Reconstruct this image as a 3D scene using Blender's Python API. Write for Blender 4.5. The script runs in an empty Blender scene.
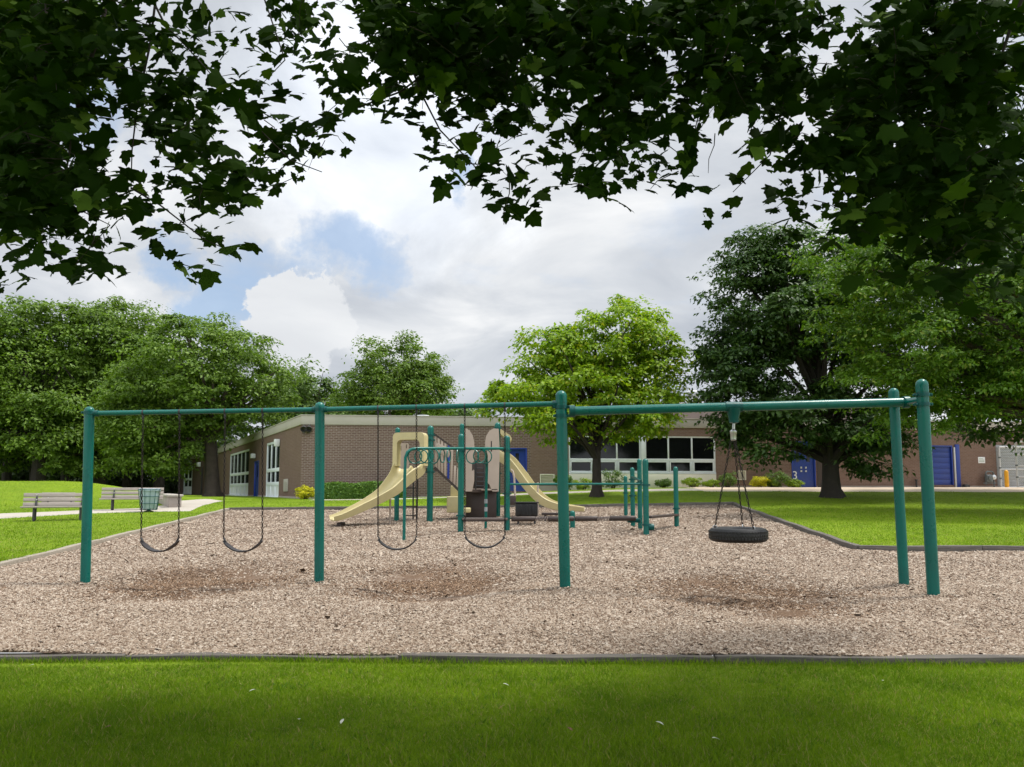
import bpy, bmesh, math, random
import numpy as np
from mathutils import Vector, Matrix
from mathutils.geometry import delaunay_2d_cdt

rng = np.random.default_rng(7)
random.seed(7)
R = math.radians
scene = bpy.context.scene
COL = scene.collection

# ------------------------------------------------------------------ camera model
CAM_H, F, PITCH, CX, CY = 1.34, 770.0, R(5.0), 512.0, 420.6
CP, SP = math.cos(PITCH), math.sin(PITCH)

def ray(px, py):
    x = (px - CX) / F; v = (CY - py) / F
    return Vector((x, CP - v * SP, SP + v * CP))

def at(px, py, Y):
    d = ray(px, py); t = Y / d.y
    return Vector((d.x * t, Y, CAM_H + d.z * t))

def project(P):
    """world points (n,3) -> pixel x, pixel y, depth"""
    P = np.asarray(P, float)
    rel = P - np.array([0, 0, CAM_H])
    dep = rel[:, 1] * CP + rel[:, 2] * SP
    up = -rel[:, 1] * SP + rel[:, 2] * CP
    dep_s = np.where(dep > 0.05, dep, 0.05)
    return CX + F * rel[:, 0] / dep_s, CY - F * up / dep_s, dep

# ------------------------------------------------------------------ terrain
def sstep(a, b, x):
    t = np.clip((x - a) / (b - a), 0, 1)
    return t * t * (3 - 2 * t)

def g(X, Y):
    """height of the play area's ground"""
    X = np.asarray(X, float); Y = np.asarray(Y, float)
    z = np.interp(Y, [-50, 9.5, 11, 13, 28, 31, 36, 44, 70, 500], [0, 0, .012, .07, .58, .665, .74, .75, .62, .6])
    z = z + .55 * sstep(-8, 8, X) * sstep(28, 38, Y)
    m = np.exp(-(((X + 23.2) / 4.9) ** 4 + ((Y - 37.0) / 4.4) ** 2) * .9)
    z = z + .86 * m
    return z

def lawn_z(X, Y):
    X = np.asarray(X, float); Y = np.asarray(Y, float)
    return g(X, Y) + .07 - .104 * (1 - sstep(6.4, 9.5, Y)) + .012 * np.sin(X * 1.3 + Y * .7) * np.sin(Y * 1.1 - X * .4)

def gz(x, y, fn=g): return float(fn(x, y))

def at_ground(px, py, fn=g):
    d = ray(px, py)
    prev = 2.0
    for i in range(1, 3000):
        Y = 2.0 + i * .05
        t = Y / d.y
        if CAM_H + d.z * t <= gz(d.x * t, Y, fn):
            lo, hi = prev, Y
            for _ in range(20):
                m = (lo + hi) / 2; t = m / d.y
                if CAM_H + d.z * t <= gz(d.x * t, m, fn): hi = m
                else: lo = m
            t = hi / d.y
            return Vector((d.x * t, hi, CAM_H + d.z * t))
        prev = Y
    raise ValueError(('no ground', px, py))

# ------------------------------------------------------------------ objects
ROOT = {}
def origin_of(o):
    return ROOT.get(o.name, Vector((0, 0, 0))) if o is not None else Vector((0, 0, 0))

def thing(name, label, cat, loc=(0, 0, 0), group=None):
    o = bpy.data.objects.new(name, None); COL.objects.link(o)
    o.empty_display_size = .2
    o.location = Vector(loc); ROOT[o.name] = Vector(loc)
    o['label'] = label; o['category'] = cat
    if group: o['group'] = group
    return o

def tag(o, label=None, cat=None, group=None, kind=None):
    for k, v in (('label', label), ('category', cat), ('group', group), ('kind', kind)):
        if v: o[k] = v
    return o

def link_mesh(name, me, mat, parent=None, loc=None):
    me.name = name
    o = bpy.data.objects.new(name, me); COL.objects.link(o)
    if mat is not None:
        for m in (mat if isinstance(mat, (list, tuple)) else [mat]): me.materials.append(m)
    if parent is not None:
        o.parent = parent; ROOT[o.name] = origin_of(parent)
    elif loc is not None:
        o.location = Vector(loc); ROOT[o.name] = Vector(loc)
    return o

def copy_thing(src, loc, rotz=None, label=None, group=None):
    def rec(o, parent):
        c = o.copy(); COL.objects.link(c)
        if parent is not None: c.parent = parent
        for ch in o.children: rec(ch, c)
        return c
    r = rec(src, None); r.location = Vector(loc); ROOT[r.name] = Vector(loc)
    if rotz is not None: r.rotation_euler = (0, 0, rotz)
    if label: r['label'] = label
    if group: r['group'] = group
    return r

class MB:
    """collects shapes in world coordinates and links them as ONE mesh object"""
    def __init__(s): s.bm = bmesh.new()
    def poly(s, pts):
        vs = [s.bm.verts.new(p) for p in pts]
        return s.bm.faces.new(vs)
    def box(s, c, size, rot=None, bevel=0.0, seg=2):
        r = bmesh.ops.create_cube(s.bm, size=1.0)
        vs = r['verts']
        bmesh.ops.scale(s.bm, vec=Vector(size), verts=vs)
        if bevel > 0:
            es = list({e for v in vs for e in v.link_edges})
            rb = bmesh.ops.bevel(s.bm, geom=es, offset=bevel, segments=seg, affect='EDGES', profile=.5)
            vs = list({v for f in rb['faces'] for v in f.verts} | {v for v in vs if v.is_valid})
        if rot is not None:
            bmesh.ops.rotate(s.bm, cent=(0, 0, 0), matrix=rot, verts=vs)
        bmesh.ops.translate(s.bm, vec=Vector(c), verts=vs)
        return s
    def bar(s, a, b, w, h, up=(0, 0, 1), bevel=0.0):
        """rectangular bar from a to b: width w across, height h along up"""
        a = Vector(a); b = Vector(b); d = b - a; L = d.length; x = d.normalized()
        u = Vector(up); y = u.cross(x)
        if y.length < 1e-4: y = Vector((0, 1, 0)).cross(x)
        y.normalize(); z = x.cross(y)
        m = Matrix((x, y, z)).transposed()
        return s.box((a + b) / 2, (L, w, h), m, bevel)
    def tube(s, pts, r, n=10, cap=True, dome=False):
        pts = [Vector(p) for p in pts]
        rs = list(r) if isinstance(r, (list, tuple)) else [r] * len(pts)
        if dome:                                   # rounded top at the last point
            d = (pts[-1] - pts[-2]).normalized(); R0 = rs[-1]; p0 = pts[-1] - d * R0
            pts = pts[:-1]; rs = rs[:-1]
            for k in range(6):
                a = k / 6 * math.pi / 2
                pts.append(p0 + d * R0 * math.sin(a)); rs.append(R0 * math.cos(a))
            pts.append(p0 + d * R0 * .995); rs.append(R0 * .06)
        rings = []
        ref = None
        for i, p in enumerate(pts):
            if i == 0: t = pts[1] - p
            elif i == len(pts) - 1: t = p - pts[i - 1]
            else: t = (pts[i + 1] - pts[i]).normalized() + (p - pts[i - 1]).normalized()
            t.normalize()
            if ref is None:
                ref = Vector((0, 0, 1)) if abs(t.z) < .9 else Vector((1, 0, 0))
                u = (ref - t * ref.dot(t)).normalized()
            else:
                u = u - t * u.dot(t)
                u = u.normalized() if u.length > 1e-5 else t.orthogonal().normalized()
            v = t.cross(u)
            rings.append([s.bm.verts.new(p + (u * math.cos(2 * math.pi * k / n) + v * math.sin(2 * math.pi * k / n)) * rs[i]) for k in range(n)])
        for a, b in zip(rings, rings[1:]):
            for k in range(n):
                s.bm.faces.new((a[k], a[(k + 1) % n], b[(k + 1) % n], b[k]))
        if cap:
            s.bm.faces.new(list(reversed(rings[0]))); s.bm.faces.new(rings[-1])
        return s
    def ring(s, c, axis, R0, r, n=20, m=8):
        c = Vector(c); ax = Vector(axis).normalized(); u = ax.orthogonal().normalized(); v = ax.cross(u)
        rows = []
        for i in range(n):
            a = 2 * math.pi * i / n; e = u * math.cos(a) + v * math.sin(a)
            rows.append([s.bm.verts.new(c + e * (R0 + r * math.cos(2 * math.pi * k / m)) + ax * (r * math.sin(2 * math.pi * k / m))) for k in range(m)])
        for i in range(n):
            A, B = rows[i], rows[(i + 1) % n]
            for k in range(m):
                s.bm.faces.new((A[k], B[k], B[(k + 1) % m], A[(k + 1) % m]))
        return s
    def lathe(s, c, prof, n=24, axis=(0, 0, 1)):
        """prof: list of (radius, height)"""
        c = Vector(c); ax = Vector(axis).normalized(); u = ax.orthogonal().normalized(); v = ax.cross(u)
        rows = [[s.bm.verts.new(c + ax * h + (u * math.cos(2 * math.pi * k / n) + v * math.sin(2 * math.pi * k / n)) * max(r, 1e-4)) for k in range(n)] for r, h in prof]
        for a, b in zip(rows, rows[1:]):
            for k in range(n):
                s.bm.faces.new((a[k], a[(k + 1) % n], b[(k + 1) % n], b[k]))
        return s
    def prism(s, pts, vec):
        """closed polygon pts extruded along vec"""
        vec = Vector(vec)
        a = [s.bm.verts.new(Vector(p)) for p in pts]; b = [s.bm.verts.new(Vector(p) + vec) for p in pts]
        s.bm.faces.new(a); s.bm.faces.new(list(reversed(b)))
        n = len(a)
        for k in range(n): s.bm.faces.new((a[k], b[k], b[(k + 1) % n], a[(k + 1) % n]))
        return s
    def grid_rows(s, rows, close=False):
        vs = [[s.bm.verts.new(p) for p in r] for r in rows]
        for a, b in zip(vs, vs[1:]):
            n = len(a)
            for k in range(n if close else n - 1):
                s.bm.faces.new((a[k], a[(k + 1) % n], b[(k + 1) % n], b[k]))
        if close:
            s.bm.faces.new(list(reversed(vs[0]))); s.bm.faces.new(vs[-1])
        return s
    def build(s, name, mat, parent=None, loc=None, smooth=35, thick=0, normals=True):
        if normals: bmesh.ops.recalc_face_normals(s.bm, faces=s.bm.faces)
        o0 = origin_of(parent) if parent is not None else (Vector(loc) if loc is not None else Vector((0, 0, 0)))
        if o0.length > 0: bmesh.ops.translate(s.bm, vec=-o0, verts=s.bm.verts)
        me = bpy.data.meshes.new(name); s.bm.to_mesh(me); s.bm.free()
        if smooth:
            me.shade_smooth(); me.set_sharp_from_angle(angle=R(smooth))
        return link_mesh(name, me, mat, parent, loc)

def np_mesh(name, V, loops, sizes, mat, parent=None, loc=None, smooth=False):
    """fast mesh from numpy arrays; V world coordinates"""
    o0 = origin_of(parent) if parent is not None else (Vector(loc) if loc is not None else Vector((0, 0, 0)))
    V = np.asarray(V, np.float32) - np.array(o0, np.float32)
    me = bpy.data.meshes.new(name)
    me.vertices.add(len(V)); me.vertices.foreach_set('co', V.ravel())
    me.loops.add(len(loops)); me.loops.foreach_set('vertex_index', np.asarray(loops, np.int32))
    sizes = np.asarray(sizes, np.int32)
    starts = np.concatenate([[0], np.cumsum(sizes)[:-1]]).astype(np.int32)
    me.polygons.add(len(sizes)); me.polygons.foreach_set('loop_start', starts)
    me.update(calc_edges=True)
    if smooth: me.shade_smooth()
    return link_mesh(name, me, mat, parent, loc)

def scatter(name, T, faces, pos, frames, scale, mat, parent=None, loc=None, smooth=False):
    """many copies of a template T (k,3) with rotation frames (n,3,3) and scale (n,) or (n,3) as ONE mesh"""
    T = np.asarray(T, float); n = len(pos)
    sc = np.asarray(scale, float)
    if sc.ndim == 1: sc = np.repeat(sc[:, None], 3, 1)
    P = T[None] * sc[:, None, :]
    V = np.einsum('nij,nkj->nki', frames, P) + np.asarray(pos)[:, None, :]
    k = len(T)
    fl = np.concatenate([np.array(f) for f in faces]); fs = np.array([len(f) for f in faces])
    loops = (fl[None] + (np.arange(n) * k)[:, None]).ravel(); sizes = np.tile(fs, n)
    return np_mesh(name, V.reshape(-1, 3), loops, sizes, mat, parent, loc, smooth)

def frames_from(normal, spin=None, fwd=None):
    """rotation matrices with z = normal; x = random spin or closest to fwd"""
    z = normal / np.linalg.norm(normal, axis=1, keepdims=True)
    n = len(z)
    if fwd is None:
        a = rng.normal(size=(n, 3))
    else: a = np.asarray(fwd, float) + rng.normal(size=(n, 3)) * 1e-3
    x = a - z * np.sum(a * z, 1, keepdims=True); x /= np.linalg.norm(x, axis=1, keepdims=True) + 1e-9
    y = np.cross(z, x)
    return np.stack([x, y, z], axis=2)

# ------------------------------------------------------------------ materials
def newmat(name):
    m = bpy.data.materials.new(name); m.use_nodes = True
    nt = m.node_tree; bsdf = nt.nodes['Principled BSDF']
    return m, nt, bsdf

def N(nt, typ, **kw):
    n = nt.nodes.new(typ)
    for k, v in kw.items():
        if k.startswith('i_'): n.inputs[int(k[2:]) if k[2:].isdigit() else k[2:].replace('_', ' ')].default_value = v
        else: setattr(n, k, v)
    return n

def L(nt, a, b): nt.links.new(a, b)

def ramp(nt, fac, stops):
    r = nt.nodes.new('ShaderNodeValToRGB'); e = r.color_ramp.elements
    while len(e) < len(stops): e.new(.5)
    for k, (p, c) in zip(e, stops):
        k.position = p; k.color = (*c, 1) if len(c) == 3 else c
    L(nt, fac, r.inputs['Fac']); return r.outputs['Color']

def noise(nt, scale, detail=4, rough=.55, vec=None, dist=0):
    n = N(nt, 'ShaderNodeTexNoise'); n.inputs['Scale'].default_value = scale; n.inputs['Detail'].default_value = detail
    n.inputs['Roughness'].default_value = rough; n.inputs['Distortion'].default_value = dist
    if vec is not None: L(nt, vec, n.inputs['Vector'])
    return n.outputs['Fac']

def pos_of(nt): return N(nt, 'ShaderNodeNewGeometry').outputs['Position']

def mathn(nt, op, a, b=None, c=None, clamp=False):
    n = N(nt, 'ShaderNodeMath', operation=op); n.use_clamp = clamp
    for i, v in enumerate((a, b, c)):
        if v is None: continue
        if isinstance(v, (int, float)): n.inputs[i].default_value = v
        else: L(nt, v, n.inputs[i])
    return n.outputs[0]

def mixc(nt, fac, a, b, blend='MIX'):
    n = N(nt, 'ShaderNodeMix', data_type='RGBA', blend_type=blend)
    ins = [i for i in n.inputs if i.enabled]
    for sock, v in ((n.inputs[0], fac), (n.inputs[6], a), (n.inputs[7], b)):
        if isinstance(v, (int, float)): sock.default_value = v
        elif isinstance(v, tuple): sock.default_value = (*v, 1) if len(v) == 3 else v
        else: L(nt, v, sock)
    return n.outputs[2]

def bump(nt, bsdf, h, strength=.4, dist=.02):
    b = N(nt, 'ShaderNodeBump'); b.inputs['Strength'].default_value = strength; b.inputs['Distance'].default_value = dist
    L(nt, h, b.inputs['Height']); L(nt, b.outputs['Normal'], bsdf.inputs['Normal'])

def pmat(name, col, rough=.5, var=.15, scale=3.0, fine=40.0, bmp=0.0, metallic=0.0, spec=.5, dirt=None, coat=0):
    """plain surface with soft procedural variation, fine grain and optional dirt tint"""
    m, nt, b = newmat(name)
    v = pos_of(nt)
    n1 = noise(nt, scale, 5, .6, v); n2 = noise(nt, fine, 3, .6, v)
    lo = tuple(c * (1 - var) for c in col); hi = tuple(min(1, c * (1 + var)) for c in col)
    c = ramp(nt, n1, [(.3, lo), (.7, hi)])
    c = mixc(nt, mathn(nt, 'MULTIPLY', n2, var * 1.2), c, tuple(x * .55 for x in col))
    if dirt:
        dm = ramp(nt, noise(nt, scale * .6, 7, .7, v), [(.52, (0, 0, 0)), (.72, (1, 1, 1))])
        c = mixc(nt, mathn(nt, 'MULTIPLY', dm, .55), c, dirt)
    L(nt, c, b.inputs['Base Color'])
    rr = ramp(nt, n1, [(.3, (max(.04, rough - .08),) * 3), (.7, (min(1, rough + .1),) * 3)])
    L(nt, rr, b.inputs['Roughness'])
    b.inputs['Metallic'].default_value = metallic; b.inputs['Specular IOR Level'].default_value = spec
    if coat: b.inputs['Coat Weight'].default_value = coat; b.inputs['Coat Roughness'].default_value = .15
    if bmp: bump(nt, b, n2, bmp, .01)
    return m

def leaf_mat(name, dark, light, transl=.3, rough=.5, hue=None, spec=.35, clump=.35, var2=None, amount=.04):
    m, nt, b = newmat(name)
    rnd = N(nt, 'ShaderNodeNewGeometry').outputs['Random Per Island']
    n1 = noise(nt, clump, 3, .6, pos_of(nt))
    f = mathn(nt, 'ADD', mathn(nt, 'MULTIPLY', rnd, .55), mathn(nt, 'MULTIPLY', n1, .6))
    stops = [(.25, dark), (.85, light)]
    c = ramp(nt, f, stops)
    if var2:
        c = mixc(nt, ramp(nt, noise(nt, var2[0], 5, .65, pos_of(nt)), [(.40, (0, 0, 0)), (.66, (.75,) * 3)]), c, var2[1])
    if hue:                                       # a few leaves of another tint
        h = ramp(nt, N(nt, 'ShaderNodeNewGeometry').outputs['Random Per Island'], [(.97 - amount, (0, 0, 0)), (.985 - amount, (1, 1, 1))])
        c = mixc(nt, h, c, hue)
    L(nt, c, b.inputs['Base Color']); b.inputs['Roughness'].default_value = rough; b.inputs['Specular IOR Level'].default_value = spec
    t = N(nt, 'ShaderNodeBsdfTranslucent')
    tc = mixc(nt, 1.0, c, (1.15, 1.25, .55), 'MULTIPLY'); L(nt, tc, t.inputs['Color'])
    mx = N(nt, 'ShaderNodeMixShader'); mx.inputs[0].default_value = transl
    L(nt, b.outputs[0], mx.inputs[1]); L(nt, t.outputs[0], mx.inputs[2])
    L(nt, mx.outputs[0], nt.nodes['Material Output'].inputs['Surface'])
    return m

def wood_mat(name, c0, c1, axis=0, scale=1.0, rough=.8, bmp=.5):
    m, nt, b = newmat(name)
    tc = N(nt, 'ShaderNodeTexCoord').outputs['Object']
    mp = N(nt, 'ShaderNodeMapping'); L(nt, tc, mp.inputs['Vector'])
    s = [14.0, 14.0, 14.0]; s[axis] = 1.2
    mp.inputs['Scale'].default_value = [k * scale for k in s]
    n1 = noise(nt, 2.2, 6, .65, mp.outputs[0], .6); n2 = noise(nt, 1.1, 4, .6, tc)
    c = ramp(nt, n1, [(.3, c0), (.7, c1)])
    c = mixc(nt, mathn(nt, 'MULTIPLY', n2, .45), c, tuple(x * .5 for x in c0))
    L(nt, c, b.inputs['Base Color']); b.inputs['Roughness'].default_value = rough
    bump(nt, b, n1, bmp, .006)
    return m

def brick_mat(name, direc, c1, c2, mortar, bw=.215, bh=.075, ms=.011):
    """brick pattern running along the horizontal direction direc"""
    m, nt, b = newmat(name)
    v = pos_of(nt)
    dp = N(nt, 'ShaderNodeVectorMath', operation='DOT_PRODUCT'); L(nt, v, dp.inputs[0]); dp.inputs[1].default_value = direc
    sx = N(nt, 'ShaderNodeSeparateXYZ'); L(nt, v, sx.inputs[0])
    cb = N(nt, 'ShaderNodeCombineXYZ'); L(nt, dp.outputs['Value'], cb.inputs[0]); L(nt, sx.outputs[2], cb.inputs[1])
    bt = N(nt, 'ShaderNodeTexBrick'); L(nt, cb.outputs[0], bt.inputs['Vector'])
    bt.inputs['Color1'].default_value = (*c1, 1); bt.inputs['Color2'].default_value = (*c2, 1); bt.inputs['Mortar'].default_value = (*mortar, 1)
    bt.inputs['Scale'].default_value = 1.0; bt.inputs['Mortar Size'].default_value = ms; bt.inputs['Mortar Smooth'].default_value = .2
    bt.inputs['Brick Width'].default_value = bw; bt.inputs['Row Height'].default_value = bh; bt.inputs['Bias'].default_value = 0
    n1 = noise(nt, .5, 5, .6, v); n2 = noise(nt, 9, 4, .6, v)
    c = mixc(nt, mathn(nt, 'MULTIPLY', n2, .5), bt.outputs['Color'], tuple(x * .5 for x in c1))
    st = ramp(nt, n1, [(.4, (0, 0, 0)), (.7, (1, 1, 1))])
    c = mixc(nt, mathn(nt, 'MULTIPLY', st, .3), c, tuple(x * .62 for x in c2))
    L(nt, c, b.inputs['Base Color']); b.inputs['Roughness'].default_value = .9; b.inputs['Specular IOR Level'].default_value = .2
    inv = mathn(nt, 'SUBTRACT', 1.0, bt.outputs['Fac']); bump(nt, b, inv, .5, .008)
    return m

M = {}
M['teal'] = pmat('teal_paint', (.0, .118, .094), .28, .12, 2.0, 60, .05, spec=.36, dirt=(.012, .08, .072))
def _scuff(m):
    nt = m.node_tree; b = nt.nodes['Principled BSDF']; src = b.inputs['Base Color'].links[0].from_socket; v = pos_of(nt)
    k = mathn(nt, 'MULTIPLY', ramp(nt, noise(nt, 26, 5, .7, v), [(.60, (0, 0, 0)), (.70, (1, 1, 1))]), ramp(nt, noise(nt, 2.3, 4, .6, v), [(.45, (0, 0, 0)), (.7, (.5, .5, .5))]))
    c = mixc(nt, k, src, (.10, .17, .155))
    c = mixc(nt, ramp(nt, noise(nt, 60, 4, .7, v), [(.66, (0, 0, 0)), (.74, (.5, .5, .5))]), c, (.01, .06, .055))
    L(nt, c, b.inputs['Base Color'])
_scuff(M['teal'])
M['teal_worn'] = pmat('teal_clamp_paint', (.0, .075, .069), .36, .2, 8.0, 60, .05, spec=.3)
M['tan'] = pmat('tan_plastic', (.50, .43, .22), .42, .06, 2.0, 50, .03, dirt=(.33, .28, .16))
M['panel'] = pmat('taupe_panel_plastic', (.43, .35, .285), .5, .06, 2.5, 50, .03)
M['brownplas'] = pmat('dark_brown_plastic', (.045, .030, .025), .55, .15, 4, 60, .08)
M['rubber'] = pmat('black_rubber', (.008, .008, .009), .48, .3, 6, 80, .1, dirt=(.022, .020, .018))
M['belt'] = pmat('belt_rubber', (.012, .008, .009), .5, .3, 6, 80, .1)
M['chain'] = pmat('plastic_coated_chain', (.016, .010, .009), .55, .4, 30, 90, 0, spec=.25)
M['steel'] = pmat('galvanised_steel', (.55, .56, .57), .35, .1, 10, 80, 0, metallic=.85)
M['greypaint'] = pmat('pale_grey_painted_steel', (.52, .53, .54), .5, .08, 5, 60, 0)
M['white'] = pmat('white_paint', (.74, .76, .78), .5, .05, 4, 50, .03)
M['whiteframe'] = pmat('window_frame_paint', (.76, .80, .84), .45, .05, 4, 50, .02)
M['cream'] = pmat('cream_stone', (.40, .37, .325), .85, .08, .8, 20, .1, dirt=(.36, .33, .28))
M['spandrel'] = pmat('cream_spandrel', (.74, .71, .60), .7, .05, 1.0, 30, .05)
M['blue'] = pmat('blue_door_paint', (.008, .035, .24), .4, .1, 3, 40, .03)
M['bluefr'] = pmat('blue_frame_paint', (.010, .040, .28), .4, .1, 3, 40, .03)
M['glass'] = pmat('dark_window_glass', (.006, .007, .008), .06, .1, 1, 5, 0, spec=.35)
M['glass_l'] = pmat('greyblue_window_glass', (.015, .018, .024), .08, .1, 1, 5, 0, spec=.5)  # grey-blue glass of the side and far wing windows
M['yellow'] = pmat('yellow_safety_paint', (.75, .36, .01), .5, .1, 6, 50, .03)
M['concrete'] = pmat('pale_concrete', (.56, .455, .34), .9, .08, .5, 25, .15, dirt=(.44, .36, .28))
M['springm'] = pmat('dull_spring_steel', (.16, .13, .12), .5, .2, 10, 60, 0, metallic=.3)
M['plank'] = pmat('worn_brown_plank', (.12, .092, .080), .6, .15, 4, 60, .08)
M['baygrey'] = pmat('grey_slatted_bay_door', (.30, .31, .32), .6, .08, 2, 40, .05)
M['roofing'] = pmat('grey_roofing', (.22, .21, .2), .95, .1, .4, 15, .1)
M['darkmetal'] = pmat('dark_metal', (.03, .03, .032), .5, .2, 6, 50, 0)
M['meter'] = pmat('grey_meter_paint', (.11, .13, .135), .5, .15, 8, 50, .03)
M['pinkstone'] = pmat('weathered_stone', (.36, .31, .28), .9, .15, 1.2, 20, .2)
M['bluegrey'] = pmat('bluegrey_liner', (.36, .46, .52), .45, .1, 4, 40, .05)
M['timber'] = wood_mat('weathered_timber', (.060, .052, .046), (.175, .155, .130))
M['timber_pale'] = wood_mat('pale_weathered_timber', (.22, .19, .15), (.42, .37, .30))
M['slat'] = wood_mat('grey_bench_slat', (.27, .235, .21), (.42, .37, .33))
M['bark'] = pmat('grey_bark', (.075, .058, .046), .95, .35, 3, 14, .9)
M['bark_dark'] = pmat('dark_bark', (.034, .027, .022), .95, .35, 4, 18, .9)
# ------------------------------------------------------------------ ground sheets
P_BL = at_ground(228, 510.5); P_BR = at_ground(734, 504.5); P_R = at_ground(858, 551)
P_L0 = at_ground(0, 568)
nearL = at_ground(0, 655); nearR = at_ground(1024, 659)
dn = (nearR - nearL); sl = dn.y / dn.x
def near_y(x): return nearL.y + sl * (x - nearL.x)
dl = P_L0 - P_BL
tL = (near_y(-9.5) - P_BL.y) / (dl.y)
P_NL = Vector((P_BL.x + dl.x * tL, 0, 0)); P_NL.y = near_y(P_NL.x)
XR = 16.0
P_RR = Vector((XR, P_R.y - .1, 0)); P_NR = Vector((XR, near_y(XR), 0))
MULCH = [(p.x, p.y) for p in (P_NL, P_NR, P_RR, P_R, P_BR, P_BL)]

WALL0 = Vector((-10.4, 38.0)); WALL_DIR = Vector((1, .11)).normalized()
def wall_y(x): return 38.0 + .11 * (x + 10.4)
PAVE = [(8.6, 34.6), (20, 34.3), (60, 34.3), (60, wall_y(60) - .02), (8.6, wall_y(8.6) - .02)]
WALK = [(-9.2, 34.9), (8.6, 34.9), (8.6, 36.1), (-9.2, 36.1)]
pp = [(-60, 517), (0, 516), (90, 512), (140, 510), (165, 507), (180, 502.5), (205, 500.5), (224, 502.5), (203, 507.5), (190, 513), (140, 514.5), (90, 515.5), (0, 521), (-60, 526.5)]
PATH = []
for p in pp:
    q = at_ground(*p); PATH.append((q.x, q.y))

def inside(poly, x, y):
    c = False; n = len(poly)
    for i in range(n):
        x1, y1 = poly[i]; x2, y2 = poly[(i + 1) % n]
        if (y1 > y) != (y2 > y) and x < (x2 - x1) * (y - y1) / (y2 - y1) + x1: c = not c
    return c

def densify(poly, step):
    out = []
    for (x1, y1), (x2, y2) in zip(poly, poly[1:] + poly[:1]):
        n = max(1, int(math.hypot(x2 - x1, y2 - y1) / step))
        for k in range(n): out.append((x1 + (x2 - x1) * k / n, y1 + (y2 - y1) * k / n))
    return out

def build_sheets():
    pts = []
    ys = list(np.arange(-8, 14, .5)) + list(np.arange(14, 50, .8)) + [52, 56, 62, 70, 80, 100, 140, 200, 320, 600]
    for j, y in enumerate(ys):
        w = 26 if y < 50 else 26
        xs = list(np.arange(-34, 34.1, .8 if y > 1 else 2.0)) + [-600, -300, -150, -80, -50, 50, 80, 150, 300, 600]
        for x in xs: pts.append((float(x) + (.37 if j % 2 else 0), float(y)))
    for x in (-600, -100, 0, 100, 600):
        for y in (-300, -60): pts.append((x, y))
    polys = {'mulch': densify(MULCH, .6), 'pavement': densify(PAVE, 1.0), 'walkway': densify(WALK, 1.0), 'path': densify(PATH, 1.0)}
    edges = []
    for k, p in polys.items():
        b = len(pts); pts += p; n = len(p)
        edges += [(b + i, b + (i + 1) % n) for i in range(n)]
    V, E, Fc, *_ = delaunay_2d_cdt([Vector(p) for p in pts], edges, [], 0, 1e-4)
    groups = {'lawn': [], 'mulch': [], 'pavement': [], 'walkway': [], 'path': []}
    for f in Fc:
        cx = sum(V[i].x for i in f) / len(f); cy = sum(V[i].y for i in f) / len(f)
        for k, p in (('mulch', MULCH), ('pavement', PAVE), ('walkway', WALK), ('path', PATH)):
            if inside(p, cx, cy): groups[k].append(f); break
        else: groups['lawn'].append(f)
    out = {}
    for k, fs in groups.items():
        used = sorted({i for f in fs for i in f}); idx = {v: i for i, v in enumerate(used)}
        XY = np.array([(V[i].x, V[i].y) for i in used])
        z = mulch_z(XY[:, 0], XY[:, 1]) if k == 'mulch' else lawn_z(XY[:, 0], XY[:, 1]) + (.004 if k != 'lawn' else 0)
        W = np.column_stack([XY, z])
        loops = [idx[i] for f in fs for i in f]
        out[k] = (W, loops, [len(f) for f in fs])
    return out

DIRT = []
for px, py, rx in ((202, 580, 108), (436, 581, 95), (745, 592, 112)):
    c = at_ground(px, py); a = at_ground(px - rx, py)
    DIRT.append((c.x, c.y, c.x - a.x, 2.5))
def dirt_amount(X, Y):
    X = np.asarray(X, float); Y = np.asarray(Y, float); m = np.zeros_like(X)
    for cx, cy, rx, ry in DIRT:
        d = np.sqrt(((X - cx) / rx) ** 2 + ((Y - cy) / ry) ** 2)
        m = np.maximum(m, 1 - sstep(.35, 1.1, d))
    return m
def mulch_z(X, Y):
    return g(X, Y) - .10 * dirt_amount(X, Y) + .012 * np.sin(X * 1.1 + 2 * np.sin(Y * .9)) + .016 * np.sin(X * 2.1 + 1) * np.sin(Y * 2.7) + .008 * np.sin(X * 5.3) * np.sin(Y * 4.1 + 2)

# lawn
def lawn_material():
    m, nt, b = newmat('mown_grass'); v = pos_of(nt)
    n1 = noise(nt, .22, 5, .6, v); n2 = noise(nt, 2.2, 5, .65, v); n3 = noise(nt, 45, 4, .7, v)
    c = ramp(nt, n1, [(.3, (.155, .240, .008)), (.7, (.245, .345, .012))])
    c = mixc(nt, ramp(nt, n2, [(.35, (0, 0, 0)), (.75, (.5, .5, .5))]), c, (.085, .160, .010))
    c = mixc(nt, ramp(nt, n3, [(.35, (.55,) * 3), (.62, (0, 0, 0))]), c, (.050, .095, .006))
    dry = ramp(nt, noise(nt, .9, 6, .7, v), [(.62, (0, 0, 0)), (.8, (.35, .35, .35))])
    c = mixc(nt, dry, c, (.17, .16, .05))
    L(nt, c, b.inputs['Base Color']); b.inputs['Roughness'].default_value = .85; b.inputs['Specular IOR Level'].default_value = .15
    bump(nt, b, n3, .8, .03)
    return m
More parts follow.
